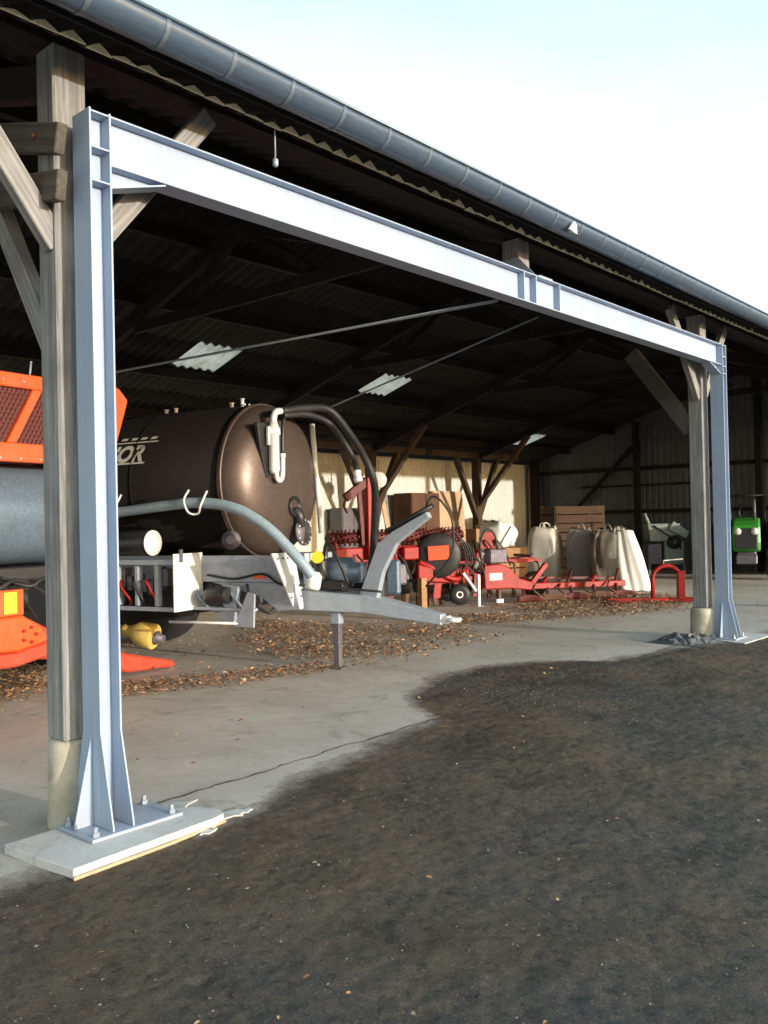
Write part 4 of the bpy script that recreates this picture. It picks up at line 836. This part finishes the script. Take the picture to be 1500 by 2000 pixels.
for k in range(3): MB().tube(spline([(.8+.2*k, -.35, 1.0), (.7+.25*k, -.45, 1.25), (.9+.25*k, -.48, 1.0), (.95+.3*k, -.4, .7)], 5), .018, 8).build('hydraulic_hose', 'black', cu_)
for x in (.1, 2.05):
    gw = MB().lathe([(.14, -.06), (.25, -.07), (.28, 0), (.25, .07), (.14, .06)], (x, -.52, .28), (.3, 1, 0), 22).build('gauge_wheel', 'black', cu_); MB().lathe([(.14, -.05), (.04, -.06), (.04, .06), (.14, .05)], (x, -.52, .28), (.3, 1, 0), 14).build('rim', 'red', gw)
# grey-green machine
gm_ = thing('grain_cleaner', 'faded grey-green grain machine with hoppers near the far gable', 'grain machine', (21.7, 6.2, 0), radians(-50))
MB().prism([(-.55, .95), (.15, .95), (.32, 1.45), (-.62, 1.45)], 'y', -.3, .3).build('hopper', 'greygreen', gm_, .02)
MB().prism([(-.05, 1.28), (.45, 1.02), (.55, 1.20), (.10, 1.52)], 'y', -.36, -.30).build('chute', 'greygreen', gm_, .01)
MB().box(-.15, .42, -.28, .28, .28, .95).build('lower_casing', 'greygreen', gm_, .03); MB().box(-.62, -.22, -.3, .3, .30, .88).build('side_box', 'engine', gm_, .02)
for lx in (-.58, .40):
    for ly in (-.26, .26): MB().box(lx-.03, lx+.03, ly-.03, ly+.03, 0, .32).build('leg', 'engine', gm_)
pu = MB().lathe([(.19, 0), (.20, .02), (.20, .05), (.06, .055), (.05, .09)], (.12, -.30, .92), (0, -1, 0), 22).build('pulley', 'blackpl', gm_)
MB().tube(spline([(-.45, -.34, 1.4), (-.1, -.36, 1.15), (.25, -.34, .92), (.30, -.34, .7)], 6), .022, 8).build('belt', 'black', gm_)
MB().tube([(-.5, 0, 1.45), (-.62, 0, 1.75)], .05, 10).build('spout', 'greygreen', gm_)
# green tractor near the gable
tr = thing('tractor', 'small green tractor parked nose out near the far gable wall', 'tractor', (20.75, 3.62, 0), radians(198))
MB().prism([(-1.2, .75), (.72, .72), (.80, .95), (.72, 1.38), (.35, 1.50), (-1.2, 1.58)], 'y', -.33, .33).build('bonnet', 'green', tr, .05)
gl = MB().box(.76, .82, -.26, .26, .80, 1.32).build('grille', 'blackpl', tr, .01)
for ly in (-.20, .20): MB().lathe([(.085, 0), (.09, .02), (.0, .03)], (.815, ly, 1.24), (1, 0, 0), 16).build('headlight', 'white', tr)
MB().box(.45, 1.05, -.25, .25, .42, .66).build('front_weight', 'engine', tr, .03)
MB().box(-1.7, .6, -.22, .22, .45, .80).build('engine_block', 'engine', tr, .03)
for ly in (-.62, .62):
    w = MB().lathe([(.2, -.14), (.33, -.15), (.38, -.1), (.385, 0), (.38, .1), (.33, .15), (.2, .14)], (.30, ly, .385), (0, 1, 0), 28).build('front_wheel', 'black', tr); MB().lathe([(.21, -.11), (.07, -.06), (.07, .06), (.21, .11)], (.30, ly, .385), (0, 1, 0), 18).build('rim', 'white', w)
    w = MB().lathe([(.42, -.2), (.66, -.21), (.74, -.15), (.75, 0), (.74, .15), (.66, .21), (.42, .2)], (-1.75, ly*1.15, .75), (0, 1, 0), 32).build('rear_wheel', 'black', tr); MB().lathe([(.43, -.16), (.12, -.08), (.12, .08), (.43, .16)], (-1.75, ly*1.15, .75), (0, 1, 0), 22).build('rim', 'white', w)
    MB().tube(arc((-1.75, ly*1.15, .75), .84, radians(20), radians(165), 12), .05, 8).build('mudguard', 'green', tr)
MB().box(-2.1, -1.6, -.25, .25, 1.05, 1.16).build('seat', 'blackpl', tr, .03); MB().box(-2.15, -2.07, -.25, .25, 1.16, 1.55).build('seat_back', 'blackpl', tr, .03)
MB().tube(arc((-1.25, 0, 1.72), .2, 0, 2*pi, 20, 'yz'), .018, 8).build('steering_wheel', 'blackpl', tr); MB().tube([(.05, .2, 1.5), (.05, .2, 2.05)], .035, 10).build('exhaust', 'engine', tr)
for ly in (-.45, .45): MB().tube([(-2.2, ly, .9), (-2.25, ly, 2.2)], .03, 8).build('roll_bar_post', 'blackpl', tr)
MB().tube([(-2.25, -.47, 2.2), (-2.25, .47, 2.2)], .03, 8).build('roll_bar_top', 'blackpl', tr)

# crumpled sheet by the far footing
tp = thing('crumpled_sheet', 'small heap of crumpled grey sheeting beside the far concrete footing', 'sheeting', (8.95, .42, 0), 0)
rs = random.Random(8); N = 16; vs = []; fs = []
for j in range(N+1):
    for i in range(N+1):
        u, v = i/N-.5, j/N-.5; d = max(0, 1-(u*u+v*v)*4.2); vs.append((u*.95+rs.uniform(-.02, .02), v*.75+rs.uniform(-.02, .02), .006+max(0, .13*d**.8*(rs.uniform(.1, 1)))))
for j in range(N):
    for i in range(N): a = j*(N+1)+i; fs.append((a, a+1, a+N+2, a+N+1))
MB().add(vs, fs).build('sheeting', 'tarp', tp)

# ------------------------------------------------------------------ loose stuff: leaves, grit
def inpoly(x, y, P):
    c = False; j = len(P)-1
    for i in range(len(P)):
        if (P[i][1] > y) != (P[j][1] > y) and x < (P[j][0]-P[i][0])*(y-P[i][1])/(P[j][1]-P[i][1])+P[i][0]: c = not c
        j = i
    return c
rl = random.Random(21); lv = []; lf = []
def leaf(x, y, z, s):
    a = rl.uniform(0, 6.28); t1, t2 = rl.uniform(-.7, .7), rl.uniform(-.7, .7); c, sn = cos(a), sin(a); b = len(lv)
    for px, py in ((-s, 0), (-.25*s, -.5*s), (.5*s, -.38*s), (s, 0), (.4*s, .45*s), (-.3*s, .5*s)):
        lv.append((x+px*c-py*sn, y+px*sn+py*c, max(.006, z+px*t1*.6+py*t2*.8+abs(py)*.35)))
    lf.extend([(b, b+1, b+2, b+3), (b, b+3, b+4, b+5)])
BANDS = [([(2.2, 3.35), (2.6, 3.95), (3.3, 3.55), (3.9, 3.35), (4.5, 3.1), (4.3, 2.75), (3.3, 2.95)], 1000),
         ([(5.9, 5.9), (7.4, 7.2), (7.5, 5.7), (8.1, 4.6), (8.2, 3.6), (8.1, 2.9), (7.3, 2.7), (5.9, 2.85), (4.9, 3.0), (5.0, 4.1), (5.4, 5.1)], 3600),
         ([(9.9, 5.2), (11.5, 5.4), (13.3, 4.9), (14.8, 3.9), (14.0, 2.4), (12.2, 2.1), (10.8, 2.9), (9.4, 3.5), (8.9, 4.2)], 5200),
         ([(2.6, 6.9), (2.6, 5.6), (2.0, 4.5), (1.6, 4.1), (1.2, 4.1), (.9, 5.5)], 2000),
         ([(3.0, 4.6), (5.0, 3.4), (5.6, 5.6), (5.0, 7.2), (3.2, 6.5)], 160)]
for P, n in BANDS:
    xs = [p[0] for p in P]; ys = [p[1] for p in P]; cx = sum(xs)/len(xs); cy = sum(ys)/len(ys); k = 0; hills = [(rl.uniform(min(xs), max(xs)), rl.uniform(min(ys), max(ys)), rl.uniform(.25, .6)) for _ in range(18)]
    while k < n:
        x, y = rl.uniform(min(xs)-.4, max(xs)+.4), rl.uniform(min(ys)-.4, max(ys)+.4)
        q = 1.0+abs(rl.gauss(0, .16))
        if not inpoly(cx+(x-cx)/q, cy+(y-cy)/q, P): continue
        d = sum(math.exp(-((x-a)**2+(y-b)**2)/(2*r*r)) for a, b, r in hills)
        if rl.random() > .05+d*.8: continue
        leaf(x, y, .012+rl.random()*.07*min(1, d), rl.uniform(.014, .036)); k += 1
for k in range(420): leaf(rl.uniform(.3, 15), rl.uniform(.4, 9), .012, rl.uniform(.012, .032))
for k in range(90): leaf(rl.uniform(-1, 9), rl.uniform(-3, .4), .010, rl.uniform(.007, .02))
MB().add(lv, lf).build('dry_leaves', 'leaf', None, kind='stuff', label='drifts of dry brown leaves blown over the barn floor', category='leaves')
pv = []; pf = []; rp_ = random.Random(31)
while len(pf) < 5200*8:
    if rp_.random() < .30: x, y = rp_.gauss(4.75, .30), rp_.gauss(.2, .55)
    else: x, y = rp_.uniform(-3.4, 9), rp_.uniform(-4.2, 1.5)
    if y > edge_y(x)-.05: continue
    s = rp_.uniform(.003, .007) if rp_.random() < .97 else rp_.uniform(.008, .013); b = len(pv); z = .001
    for dx, dy, dz in ((1, 0, .3), (0, 1, .35), (-1, 0, .3), (0, -1, .35), (0, 0, 1), (0, 0, -.3)): pv.append((x+dx*s*rp_.uniform(.7, 1.3), y+dy*s*rp_.uniform(.7, 1.3), z+dz*s*rp_.uniform(.6, 1)))
    pf += [(b, b+1, b+4), (b+1, b+2, b+4), (b+2, b+3, b+4), (b+3, b, b+4), (b+1, b, b+5), (b+2, b+1, b+5), (b+3, b+2, b+5), (b, b+3, b+5)]
MB().add(pv, pf).build('loose_grit', 'pebble', None, kind='stuff', label='loose stones and grit scattered over the dark yard', category='gravel')
